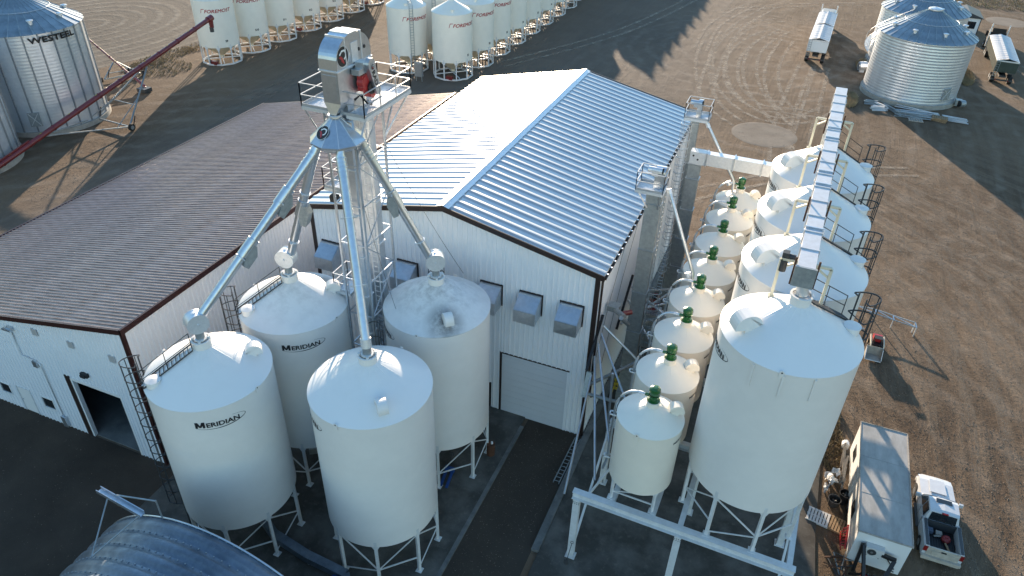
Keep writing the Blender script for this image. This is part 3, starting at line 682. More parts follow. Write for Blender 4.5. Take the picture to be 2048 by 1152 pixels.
def hopper_bin(label, group, R, ze, za, zb, nlegs, phase, z0, hood=None, hood_r=.40, hood_t=.74, lid=None, ladder=None, ladder_b=.5,
               cone='cone_clean', logo=None, lugs=(), rail=None, collar=True, cat='grain bin', name='hopper_bin', body='bin_white'):
    t = thing(name, label, cat, (0, 0, 0), 0, group, world=False)
    mb = MB(); mb.lathe([(R, zb), (R, ze)], n=72); mb.lathe([(R, ze), (R-.10, ze)], n=72); bd = part('shell', mb, body, t)
    cr = .42 if R > 2 else .30
    slope = (za-ze)/R
    mb = MB(); mb.lathe([(R+.02, ze-.03), (R+.025, ze+.01), (cr, za-slope*cr)], n=72); rf = part('cone_roof', mb, cone, t)
    # weld ribs on the cone
    mb = MB(); nrb = 16 if R > 2 else 8
    for k in range(nrb):
        a = 2*pi*(k+.5)/nrb; er = Vector((cos(a), sin(a), 0)); et = Vector((-sin(a), cos(a), 0))
        p0 = er*(R-.02)+Vector((0, 0, ze+.012)); p1 = er*(cr+.05)+Vector((0, 0, za-slope*(cr+.05)+.002)); h = Vector((0, 0, .012))
        mb.add([p0-et*.03, p0+h, p0+et*.03, p1-et*.03, p1+h, p1+et*.03], [(0, 1, 4, 3), (1, 2, 5, 4)])
    part('roof_seam', mb, cone, rf)
    mb = MB(); mb.lathe([(cr-.04, za-slope*cr-.05), (cr, za-slope*cr-.05), (cr, za+.10), (cr+.04, za+.10), (cr+.04, za+.15), (cr-.05, za+.15)], n=28); mb.disc((0, 0, za+.06), cr-.04)
    part('fill_collar', mb, body, t)
    hz = zb-(R-.25)*.85
    hz = max(hz, z0+.35)
    mb = MB(); mb.lathe([(R-.01, zb+.02), (.25, hz), (.25, hz-.15)], n=40); part('hopper', mb, 'cream' if R < 2 else body, t)
    mb = MB(); mb.box(-.32, .32, -.28, .28, hz-.28, hz-.15); part('slide_gate', mb, 'galv', t)
    bin_legs(t, R-.07, zb, nlegs, phase, z0, lw=.15 if R > 2 else .12)
    if hood is not None: part('vent_hood', vent_hood(MB(), hood, R, ze, za, hood_t, hood_r, hood_r*1.15), body, t)
    if lid is not None:
        tt = .84; c = (R*tt*cos(lid), R*tt*sin(lid), za+(ze-za)*tt); mb = MB()
        mb.lathe([(.33, -.1), (.33, .20), (.36, .20), (.36, .26), (0, .30)], c, 22); l_ = part('manhole', mb, body, t)
        mb = MB(); mb.bar((c[0]+.34*cos(lid), c[1]+.34*sin(lid), c[2]+.15), (c[0]+.5*cos(lid), c[1]+.5*sin(lid), c[2]+.12), .04); part('latch', mb, 'galv', l_)
    for a in lugs:
        er = Vector((cos(a), sin(a), 0)); et = Vector((-sin(a), cos(a), 0)); c = er*(R+.02)+Vector((0, 0, ze-.10)); mb = MB(); pts = []
        for k in range(9): q = pi*k/8; pts.append(c+et*.09*cos(q)+Vector((0, 0, .14+.09*sin(q))))
        pts = [c+et*.09-Vector((0, 0, .12))]+pts+[c-et*.09-Vector((0, 0, .12))]
        mb.add(pts+[p+er*.025 for p in pts], [tuple(range(11)), tuple(reversed(range(11, 22)))]+[(i, (i+1) % 11, 11+(i+1) % 11, 11+i) for i in range(11)])
        lg = part('lifting_lug', mb, body, t)
        mb = MB(); cc = c+er*.03+Vector((0, 0, .14)); mb.tube(cc, cc+er*.004, .035, 10); part('eye', mb, 'dark', lg)
    if ladder is not None:
        ladder_cage(t, ladder, R, z0+ladder_b, ze+(.5 if z0 > 1 else 0), m='dark_steel', cr=.5 if z0 > 1 else .46, thick=.034 if z0 > 1 else .026, w_=.5)
    if rail is not None: cone_rail(t, rail, R, ze, za, thick=.036 if z0 > 1 else .026)
    if logo is not None:
        part('lettering', logo_meridian(R, logo, ze-1.02), 'black', t); part('swoosh', logo_swoosh(R, logo, ze-1.02), 'logo_red' if False else 'black', t)
    return t
G1 = 'white hopper bins under the bucket elevator'
D2 = radians
ZB, ZE, ZA = 3.24, 11.50, 13.22
spec = [((-15.02, -14.06), 'large white hopper bin front left, caged ladder on its left, word MERIDIAN facing', dict(hood=D2(42), lid=D2(237), ladder=D2(211), rail=D2(228), logo=D2(317), lugs=(D2(357), D2(177)), cone='cone_clean')),
        ((-14.70, -7.88), 'large white hopper bin behind the front left one, right beside the white shed wall', dict(hood=D2(36), lid=D2(237), ladder=D2(207), rail=D2(224), logo=D2(313), lugs=(D2(354), D2(174)), cone='cone_soiled')),
        ((-7.50, -11.88), 'large white hopper bin at bottom centre with clean roof and steep straight spout', dict(hood=D2(315), hood_t=.78, ladder=D2(118), logo=D2(227), lugs=(D2(270), D2(90)), cone='cone_clean')),
        ((-7.60, -4.93), 'large white hopper bin with dirty streaked cone roof in front of the exhaust hoods', dict(hood=D2(312), hood_t=.78, ladder=D2(118), logo=D2(222), lugs=(D2(276), D2(96)), cone='cone_stained'))]
for (x, y), lab, kw in spec:
    t = hopper_bin(lab, G1, 2.87, ZE, ZA, ZB, 8, D2(22.5), .10, **kw); t.location = (x, y, 0)

# ------------------------------------------------------------------ steel platform under the right-hand rows (turned 1.4 degrees)
ROT = radians(-1.43); FX, FY = 7.45, -8.97; ZF = 5.33
def fr(x, y, z=0.):      # frame coords -> world; x,y given as on the un-turned grid
    dx, dy = x-FX, y-FY; return (FX+dx*cos(ROT)-dy*sin(ROT), FY+dx*sin(ROT)+dy*cos(ROT), z)
def ibeam(mb, p, q, h=.46, b=.30, tf=.03):
    """I section with its top at the z of p and q"""
    p = Vector(p); q = Vector(q)
    for dz in (-tf/2, -h+tf/2): mb.bar(p+Vector((0, 0, dz)), q+Vector((0, 0, dz)), b, tf)
    mb.bar(p+Vector((0, 0, -h/2)), q+Vector((0, 0, -h/2)), .04, h-2*tf)
    return mb
pf = thing('steel_platform', 'white painted steel beam platform on columns carrying the right-hand bins', 'platform', (FX, FY, 0))
ys = [-8.97, -3.35, 2.35, 8.1, 14.0]
part('beam', ibeam(MB(), fr(1.95, ys[0], ZF), fr(12.85, ys[0], ZF), .50, .36), 'frame_white', pf)
for y in ys[1:]: part('beam', ibeam(MB(), fr(2.15, y, ZF-.003), fr(12.75, y, ZF-.003), .44, .30), 'frame_white', pf)
part('beam', ibeam(MB(), fr(2.15, 18.6, ZF-.003), fr(7.6, 18.6, ZF-.003), .44, .30), 'frame_white', pf)
for x, y1 in ((3.95, 18.4), (6.02, 18.4), (7.42, 18.4), (12.55, 14.0)):
    part('long_beam', ibeam(MB(), fr(x, ys[0]+.19, ZF-.006), fr(x, y1, ZF-.006), .40, .26), 'frame_white', pf)
for y in ys+[18.6]:
    for x in (2.2, 7.45, 12.62):
        if y > 18 and x > 12: continue
        p = fr(x, y); mb = MB()
        for s in (-1, 1): mb.box(p[0]-.17, p[0]+.17, p[1]+s*.15-.018, p[1]+s*.15+.018, .13, ZF-.52)
        mb.box(p[0]-.018, p[0]+.018, p[1]-.13, p[1]+.13, .13, ZF-.52)
        c = part('column', mb, 'frame_white', pf)
        mb = MB(); mb.box(p[0]-.27, p[0]+.27, p[1]-.24, p[1]+.24, .09, .13); part('base_plate', mb, 'frame_white', c)
        mb = MB()
        for dx in (-.2, .2):
            for dy in (-.18, .18): mb.tube((p[0]+dx, p[1]+dy, .12), (p[0]+dx, p[1]+dy, .20), .025, 6)
        part('anchor_bolt', mb, 'galv', c)
        mb = MB()
        for k in range(4):
            for dz in (.12, .24): mb.tube((p[0]-.15+k*.1, p[1]-.172, ZF-.52-dz), (p[0]-.15+k*.1, p[1]-.20, ZF-.52-dz), .02, 6)
        part('bolt_row', mb, 'dark_steel', c)
for (a, b_) in (((2.2, ys[0]+.1, .4), (2.2, ys[1]-.2, ZF-.6)), ((12.62, ys[0]+.1, .4), (12.62, ys[1]-.2, ZF-.6)), ((2.2, ys[2]+.1, .4), (2.2, ys[3]-.2, ZF-.6)), ((7.45, ys[1]+.2, .4), (7.45, ys[2]-.2, ZF-.6)), ((12.62, ys[2]+.1, .4), (12.62, ys[3], ZF-.6))):
    part('brace', MB().bar(fr(*a), fr(*b_), .12), 'frame_white', pf)
part('brace', MB().bar(fr(2.25, -6.5, 2.5), fr(3.8, -3.4, ZF-.5), .10), 'frame_white', pf)

# big bins on the platform
G2 = 'four big white bins beneath the overhead conveyor'
labs = ['foremost big white bin standing on the white beams below the conveyor end', 'second of the four big white bins counted from the front, below the conveyor', 'third of the four big white bins counted from the front, below the conveyor', 'rearmost of the four big white bins beneath the overhead conveyor']
EP = [(9.80, -6.25), (9.93, -.55), (10.03, 5.10), (10.19, 11.00)]
for i, (x, y) in enumerate(EP):
    t = hopper_bin(labs[i], G2, 2.87, 16.2, 18.0, 8.1, 8, D2(22.5), ZF, hood=D2(213), hood_r=.58, lid=D2(20), ladder=D2(38), ladder_b=.4, logo=D2(200), lugs=(D2(270),), rail=D2(44), cone='cone_clean')
    for a in (248, 272, 296):
        a = D2(a); mb = MB(); er = Vector((cos(a), sin(a), 0)); mb.bar(er*2.90+Vector((0, 0, 15.0)), er*2.90+Vector((0, 0, 16.12)), .10, .05, tuple(er)); part('stiffener_plate', mb, 'bin_white', t)
    t.location = (x, y, 0); t.rotation_euler = (0, 0, ROT)

# small bins on the platform, green blower caps with curved feed pipe
G3 = 'eight small white bins with green caps'
SP = [(4.91, -7.48), (4.98, -4.11), (5.10, -.68), (5.18, 2.81), (5.30, 6.25), (5.38, 9.85), (5.43, 13.46), (5.56, 16.67)]
slab8 = ['small white bin nearest the camera under a green cap, standing at the front beam', 'small white bin with green cap, second of the eight from the front', 'small white bin with green cap, third of the eight from the front', 'small white bin with green cap, fourth of the eight, fed by a sloping grey pipe',
         'small white bin with green cap, fifth of the eight from the front', 'small white bin with green cap, sixth of the eight from the front', 'small white bin with green cap, seventh of the eight, last but one', 'small white bin with green cap, farthest of the eight, reached by a sloping grey pipe']
SR, SE, SA, SB = 1.56, 10.5, 11.36, 6.7
for i, (x, y) in enumerate(SP):
    t = hopper_bin(slab8[i], G3, SR, SE, SA, SB, 4, D2(45), ZF, hood=D2(24), hood_r=.36, hood_t=.74, lugs=(D2(262),), cone='cone_cream', body='bin_cream', name='small_hopper_bin')
    mb = MB(); mb.lathe([(.30, 0), (.30, .05), (.20, .08), (.20, .30), (.26, .33), (.26, .38)], (0, 0, SA+.15), 18); 
    cp = part('cap_base', mb, 'green', t)
    mb = MB(); mb.lathe([(.21, .38), (.25, .42), (.27, .60), (.24, .72), (.12, .78), (0, .79)], (0, 0, SA+.15), 18); mb.tube((-.42, 0, SA+.38), (-.15, 0, SA+.38), .085, 10)
    part('cap_dome', mb, 'green', cp)
    mb = MB(); pts = [(-.40, 0, SA+.38)]
    for k in range(11):
        a = pi/2*k/10; pts.append((-.75-(SR+.10-.75)*sin(a), -.02*k, SE+.05+(SA+.38-SE-.05)*cos(a)))
    pts += [(-SR-.12, -.2, SE-.8), (-SR-.14, -.2, SB+.3), (-SR-.30, -.2, SB-.5)]
    mb.path(pts, .062, 8); pp = part('feed_pipe', mb, 'galv', t)
    mb = MB(); mb.tube((-.52, 0, SA+.38), (-.72, 0, SA+.375), .085, 10); part('coupler', mb, 'galv_bright', pp)
    for z in (SE-.35, SB+.55):
        mb = MB(); mb.box(-SR-.34, -SR+.02, -.34, -.30, z-.05, z+.02); mb.box(-SR-.34, -SR+.02, -.10, -.06, z-.05, z+.02); mb.box(-SR-.34, -SR-.28, -.34, -.06, z-.05, z+.02); part('bracket', mb, 'frame_white', t)
    part('lettering', wrap(centre(text_mb('MERIDIAN', .20, .006, 1.3)), SR+.01, D2(352), SE-.62), 'black', t)
    t.location = (x, y, 0); t.rotation_euler = (0, 0, ROT)

# ================================================================== BUCKET ELEVATOR TOWER
EX = -11.15
el = thing('bucket_elevator', 'tall galvanized bucket elevator with rounded head, railed platform and round black logo', 'grain elevator', (EX, -5.7, 0))
for yc, wy, wx in ((-6.45, .50, .74), (-4.9, .50, .74)):
    mb = MB(); z = .4
    mb.box(EX-wx/2, EX+wx/2, yc-wy/2, yc+wy/2, .4, 23.2)
    tr_ = part('leg_casing', mb, 'galv', el)
    k = 0; z = 2.4
    while z < 23:
        mb = MB(); mb.box(EX-wx/2-.05, EX+wx/2+.05, yc-wy/2-.05, yc+wy/2+.05, z, z+.06); part('casing_flange', mb, 'galv_bright', tr_); z += 2.44
mb = MB(); mb.box(EX-.5, EX+.5, -7.1, -4.3, .10, 1.5); mb.tube((EX-.7, -5.7, .8), (EX+.7, -5.7, .8), .12, 12); part('boot', mb, 'galv', el)
# lattice support tower
TX0, TX1, TY0, TY1 = EX-.75, EX+.75, -6.95, -4.45
tz = [.1+k*2.2 for k in range(11)]
for (x, y) in ((TX0, TY0), (TX1, TY0), (TX1, TY1), (TX0, TY1)):
    mb = MB(); mb.box(x-.05, x+.05, y-.05, y+.05, .1, 22.3); part('tower_post', mb, 'galv', el)
cs = [(TX0, TY0), (TX1, TY0), (TX1, TY1), (TX0, TY1)]
for i in range(4):
    p, q = cs[i], cs[(i+1) % 4]
    if i == 0: pass
    for k, z in enumerate(tz):
        mb = MB(); mb.bar((*p, z), (*q, z), .06)
        if i == 1 and k < len(tz)-1: a, b_ = (p, q) if k % 2 else (q, p); mb.bar((*a, tz[k]), (*b_, tz[k+1]), .045)
        part('tower_bracing', mb, 'galv', el)
# head
fx0, fx1 = -11.62, -10.70
prof = [(-7.32, 24.42), (-7.30, 24.85)]; cy, cz, ry, rz = -5.95, 24.75, 1.36, 1.02
for k in range(1, 24):
    a = pi-pi*k/24; prof.append((cy+ry*cos(a), cz+rz*sin(a)))
prof += [(-4.58, 24.85), (-4.58, 24.42)]
mb = MB(); mb.prism(prof, 'x', fx0, fx1); hd = part('head_hood', mb, 'galv', el)
mb = MB()
pr2 = [(y*1.0+(y+5.95)*.018, z+(z-24.75)*.018) for y, z in prof]
for s in (fx0, fx1-.04):
    mb.prism(pr2, 'x', s-(.03 if s == fx0 else -.005), s+(.0 if s == fx0 else .045)) if False else None
mb.box(fx0-.04, fx1+.04, -7.36, -4.54, 24.36, 24.42)
mb.box(fx0-.02, fx1+.02, -6.62, -6.56, 24.42, 25.72) ; mb.box(fx0-.02, fx1+.02, -5.35, -5.29, 24.42, 25.72)
mb.box(fx0-.02, fx1+.02, -6.25, -5.65, 25.74, 25.79)
part('hood_flange', mb, 'galv_bright', hd)
def disc_logo(parent, fx, cy, cz, r, axis='x', mxf=None):
    def put(m2, name, m, lift):
        m2.v = [tuple(mxf @ Vector((p[0], p[1], p[2]+lift))) for p in m2.v]; return part(name, m2, m, parent)
    put(MB().disc((0, 0, 0), r, 36), 'logo_disc', 'black', .0)
    rg = MB(); n = 36
    rg.add([(r*.93*cos(2*pi*k/n), r*.93*sin(2*pi*k/n), 0) for k in range(n)]+[(r*.99*cos(2*pi*k/n), r*.99*sin(2*pi*k/n), 0) for k in range(n)], [(k, (k+1) % n, n+(k+1) % n, n+k) for k in range(n)])
    put(rg, 'logo_ring', 'white', .006)
    # white hooked stroke and red swept stroke
    hook = [(-.48, .22), (-.10, .52), (.35, .50), (.52, .22), (.46, -.12), (.20, -.28)]
    st = MB(); o_, i_ = [], []
    import itertools
    pts = []
    for k in range(len(hook)-1):
        for u in (0, .33, .66): pts.append((hook[k][0]*(1-u)+hook[k+1][0]*u, hook[k][1]*(1-u)+hook[k+1][1]*u))
    pts.append(hook[-1])
    for k, p in enumerate(pts):
        a = pts[max(0, k-1)]; b_ = pts[min(len(pts)-1, k+1)]; d = Vector((b_[0]-a[0], b_[1]-a[1])).normalized(); nn = Vector((-d.y, d.x))*.085
        o_.append(((p[0]+nn.x)*r, (p[1]+nn.y)*r, 0)); i_.append(((p[0]-nn.x)*r, (p[1]-nn.y)*r, 0))
    m_ = len(o_); st.add(o_+i_, [(k, k+1, m_+k+1, m_+k) for k in range(m_-1)]); put(st, 'logo_stroke', 'white', .007)
    rd = MB(); rd.add([(x*r, y*r, 0) for x, y in ((-.62, .02), (-.30, .12), (-.02, -.10), (.14, -.42), (.22, -.72), (-.04, -.60), (-.10, -.44), (-.22, -.50), (-.26, -.24), (-.42, -.12))], [tuple(range(10))])
    put(rd, 'logo_flame', 'bright_red', .0075)
# face logo: plane x = fx1 (normal +X), its right = +Y, up = Z
disc_logo(hd, 0, 0, 0, .46, mxf=Matrix(((0, 0, 1, fx1+.012), (1, 0, 0, -6.86+.03), (0, 1, 0, 24.95), (0, 0, 0, 1))))
mb = MB(); mb.box(fx1, fx1+.03, -6.15, -5.65, 24.5, 25.35); part('inspection_door', mb, 'galv_bright', hd)
for y in (-5.55, -5.1):
    mb = MB(); mb.tube((fx1, y, 24.95), (fx1+.03, y, 24.95), .08, 10); part('vent_port', mb, 'dark', hd)
# discharge body and chute under the front half
mb = MB(); mb.box(fx0+.03, fx1-.03, -7.28, -6.0, 22.95, 24.36); mb.box(fx0+.12, fx1-.12, -7.30, -7.27, 23.1, 24.2); mb.box(fx0+.04, fx1-.04, -6.0, -4.62, 23.1, 24.36); part('discharge_body', mb, 'galv', el)
mb = MB(); v0 = [(fx0+.03, -7.5, 22.95), (fx1-.03, -7.5, 22.95), (fx1-.03, -6.6, 22.95), (fx0+.03, -6.6, 22.95)]
v1 = [(EX+.22*cos(a), -7.2+.22*sin(a), 22.42) for a in (radians(225), radians(315), radians(45), radians(135))]
v0 = [(fx0+.03, -7.28, 22.95), (fx1-.03, -7.28, 22.95), (fx1-.03, -6.4, 22.95), (fx0+.03, -6.4, 22.95)]
mb.add(v0+v1, [(0, 1, 5, 4), (1, 2, 6, 5), (2, 3, 7, 6), (3, 0, 4, 7), (4, 5, 6, 7)]); part('chute', mb, 'galv', el)
# drive: belt guard, gear reducer, motor
mb = MB(); gx = -10.30
gpts = []
c1, c2, r1_, r2_ = (-5.55, 24.35), (-5.12, 23.05), .27, .20
dv = Vector((c2[0]-c1[0], c2[1]-c1[1])).normalized(); pv = Vector((-dv.y, dv.x)); a0 = atan2(pv.y, pv.x)
for k in range(9): a = a0+pi*k/8; gpts.append((c1[0]+r1_*cos(a), c1[1]+r1_*sin(a)))
for k in range(9): a = a0+pi+pi*k/8; gpts.append((c2[0]+r2_*cos(a), c2[1]+r2_*sin(a)))
mb.prism(gpts, 'x', gx, gx+.22); bg_ = part('belt_guard', mb, 'galv', el)
m3 = Matrix(((0, 0, 1, gx+.232), (1, 0, 0, 0), (0, 1, 0, 0), (0, 0, 0, 1)))
th = atan2(dv.y, dv.x)
lt = centre(text_mb('RAD', .34, .008, 1.1)); rot = Matrix.Rotation(th, 4, 'Z'); rot.translation = Vector((-5.40, 23.80, 0)); 
lt.v = [tuple(m3 @ (rot @ (Vector(p)+Vector((.12, -.12, 0))))) for p in lt.v]; part('lettering', lt, 'black', bg_)
disc_logo(bg_, 0, 0, 0, .13, mxf=Matrix(((0, 0, 1, gx+.233), (1, 0, 0, -5.5), (0, 1, 0, 24.22), (0, 0, 0, 1))))
mb = MB(); mb.box(-10.68, -10.30, -6.3, -5.2, 24.0, 24.25); mb.box(-10.66, -10.25, -6.0, -5.5, 24.25, 24.5); part('bearing_mount', mb, 'galv', el)
mb = MB(); mb.box(-10.62, -10.34, -6.0, -5.35, 23.2, 23.9); mb.tube((-10.62, -5.75, 23.55), (-10.3, -5.75, 23.55), .32, 14); part('gear_reducer', mb, 'bright_red', el)
mb = MB(); mb.tube((-10.66, -5.3, 22.98), (-10.28, -5.3, 22.98), .26, 14); mb.box(-10.6, -10.35, -5.2, -4.95, 22.8, 23.1); mt_ = part('motor', mb, 'bright_red', el)
mb = MB(); mb.tube((-10.28, -5.45, 23.25), (-10.2, -5.45, 23.25), .30, 14); part('fan_cover', mb, 'black', mt_)
mb = MB(); mb.path([(-10.6, -6.4, 22.9), (-10.4, -6.2, 23.1), (-10.2, -6.0, 22.7), (-10.1, -5.8, 22.6)], .05, 6); part('cable', mb, 'black', el)
# platforms and railings
def railing(parent, pts, z, h=1.08, m='rail', th=.04, toe=True, posts=None):
    mb = MB()
    for a, b_ in zip(pts, pts[1:]):
        L = hypot(b_[0]-a[0], b_[1]-a[1]); n = max(1, round(L/1.5))
        for hh in (h*.5, h): mb.bar((*a, z+hh), (*b_, z+hh), th)
        for k in range(n+1): x = a[0]+(b_[0]-a[0])*k/n; y = a[1]+(b_[1]-a[1])*k/n; mb.bar((x, y, z), (x, y, z+h), th)
        if toe: mb.bar((*a, z+.07), (*b_, z+.07), .012, .14)
    return part('railing', mb, m, parent)
def platform(parent, x0, x1, y0, y1, z, m='galv_bright', slat=True):
    mb = MB(); mb.box(x0, x1, y0, y1, z-.05, z-.02)
    n = max(2, int((y1-y0)/.12))
    for k in range(n): y = y0+.05+(y1-y0-.1)*k/(n-1); mb.box(x0+.04, x1-.04, y-.008, y+.008, z-.02, z)
    p = part('platform', mb, m, parent)
    mb = MB()
    for a, b_ in (((x0, y0), (x1, y0)), ((x1, y0), (x1, y1)), ((x1, y1), (x0, y1)), ((x0, y1), (x0, y0))): mb.bar((*a, z-.08), (*b_, z-.08), .05, .16)
    part('platform_frame', mb, m, p); return p
PZ = 22.4
platform(el, -10.68, -9.72, -7.0, -2.85, PZ); platform(el, -11.55, -10.69, -4.4, -2.85, PZ); platform(el, -13.1, -11.70, -6.95, -5.1, PZ)
railing(el, [(-10.9, -7.03), (-9.72, -7.03), (-9.72, -2.85), (-11.55, -2.85), (-11.55, -4.3)], PZ)
railing(el, [(-11.70, -6.95), (-13.1, -6.95), (-13.1, -5.1), (-11.9, -5.1)], PZ)
mb = MB()
for y in (-6.9, -4.5, -3.0):
    mb.bar((-9.8, y, PZ-.15), (TX1, max(y, -6.9) if y < -4 else -4.45, PZ-2.0), .07)
mb.bar((-13.0, -6.9, PZ-.15), (TX0, -6.9, PZ-1.8), .06); mb.bar((-13.0, -5.2, PZ-.15), (TX0, -5.2, PZ-1.8), .06)
part('knee_brace', mb, 'galv', el)
platform(el, -13.1, -11.95, -6.1, -4.3, 17.9)
railing(el, [(-12.0, -6.1), (-13.1, -6.1), (-13.1, -4.3), (-12.0, -4.3)], 17.9)
platform(el, -12.9, -11.95, -6.6, -5.3, 12.0)
railing(el, [(-12.0, -6.6), (-12.9, -6.6), (-12.9, -5.3), (-12.0, -5.3)], 12.0)
mb = MB(); mb.box(-12.6, -12.2, -6.45, -6.15, 17.35, 17.7); part('junction_box', mb, 'black', el)
def plain_ladder(parent, x, y, z0, z1, dirn=(0, 1), w_=.42, m='galv_bright', th=.035, cage=None):
    mb = MB(); tx, ty = dirn
    for s in (-1, 1): mb.bar((x+tx*s*w_/2, y+ty*s*w_/2, z0), (x+tx*s*w_/2, y+ty*s*w_/2, z1), th, th*1.6)
    z = z0+.2
    while z < z1: mb.bar((x-tx*w_/2, y-ty*w_/2, z), (x+tx*w_/2, y+ty*w_/2, z), th*.8); z += .32
    ld = part('ladder', mb, m, parent)
    if cage:
        nx, ny, c0, c1, hp = cage; mb = MB(); pr = .74; z = c0
        P2 = lambda k, n, z: (x+nx*pr*sin(pi*k/n)+tx*.38*-cos(pi*k/n), y+ny*pr*sin(pi*k/n)+ty*.38*-cos(pi*k/n), z)
        zs = []
        while z <= c1: zs.append(z); z += hp
        for z in zs:
            for k in range(10): mb.bar(P2(k, 10, z), P2(k+1, 10, z), th*.7, th*1.5)
        for k in (1, 3, 5, 7, 9): mb.bar(P2(k, 10, zs[0]), P2(k, 10, zs[-1]), th*.8)
        part('safety_cage', mb, m, ld)
    return ld
plain_ladder(el, TX0-.12, -5.75, 2.2, 17.9); plain_ladder(el, TX0-.12, -5.3, 12.0, 23.4)
plain_ladder(el, TX1-.35, -5.72, 6.0, 22.0, dirn=(1, 0), w_=.34)
# distributor
ds = thing('spout_distributor', 'blue grey faceted metal distributor cone with round black logo above the four spouts', 'distributor', (EX, -7.2, 20.9))
mb = MB(); n = 10; prof = [(.22, 22.42), (.24, 22.28), (1.28, 21.30), (1.28, 21.22), (.95, 20.95), (.0, 20.92)]
a_off = radians(-126)
for i in range(len(prof)-1):
    v = []
    for k in range(n): t = 2*pi*k/n+a_off; v += [(EX+prof[i][0]*cos(t), -7.2+prof[i][0]*sin(t), prof[i][1]), (EX+prof[i+1][0]*cos(t), -7.2+prof[i+1][0]*sin(t), prof[i+1][1])]
    mb.add(v, [(2*k, 2*((k+1) % n), 2*((k+1) % n)+1, 2*k+1) for k in range(n)])
part('cone_housing', mb, 'galv', ds)
mb = MB(); mb.lathe([(.24, 22.36), (.33, 22.36), (.33, 22.44), (.24, 22.44)], (EX, -7.2, 0), 20); part('neck_flange', mb, 'galv_bright', ds)
mb = MB()
for k in range(n):
    t = 2*pi*k/n+a_off; mb.bar((EX+.26*cos(t), -7.2+.26*sin(t), 22.27), (EX+1.28*cos(t), -7.2+1.28*sin(t), 21.31), .03, .03)
part('seam', mb, 'galv_bright', ds)
fa = a_off+2*pi*.5/n*1 ; fa = radians(-108)
nrm = Vector((cos(fa)*.69, sin(fa)*.69, .725)).normalized(); et = Vector((-sin(fa), cos(fa), 0)); eu = nrm.cross(et)
pc_ = Vector((EX, -7.2, 0))+Vector((cos(fa), sin(fa), 0))*.79*cos(pi/n)+Vector((0, 0, 21.77)); pc_ += nrm*.02
disc_logo(ds, 0, 0, 0, .36, mxf=Matrix(((et.x, eu.x, nrm.x, pc_.x), (et.y, eu.y, nrm.y, pc_.y), (et.z, eu.z, nrm.z, pc_.z), (0, 0, 0, 1))))
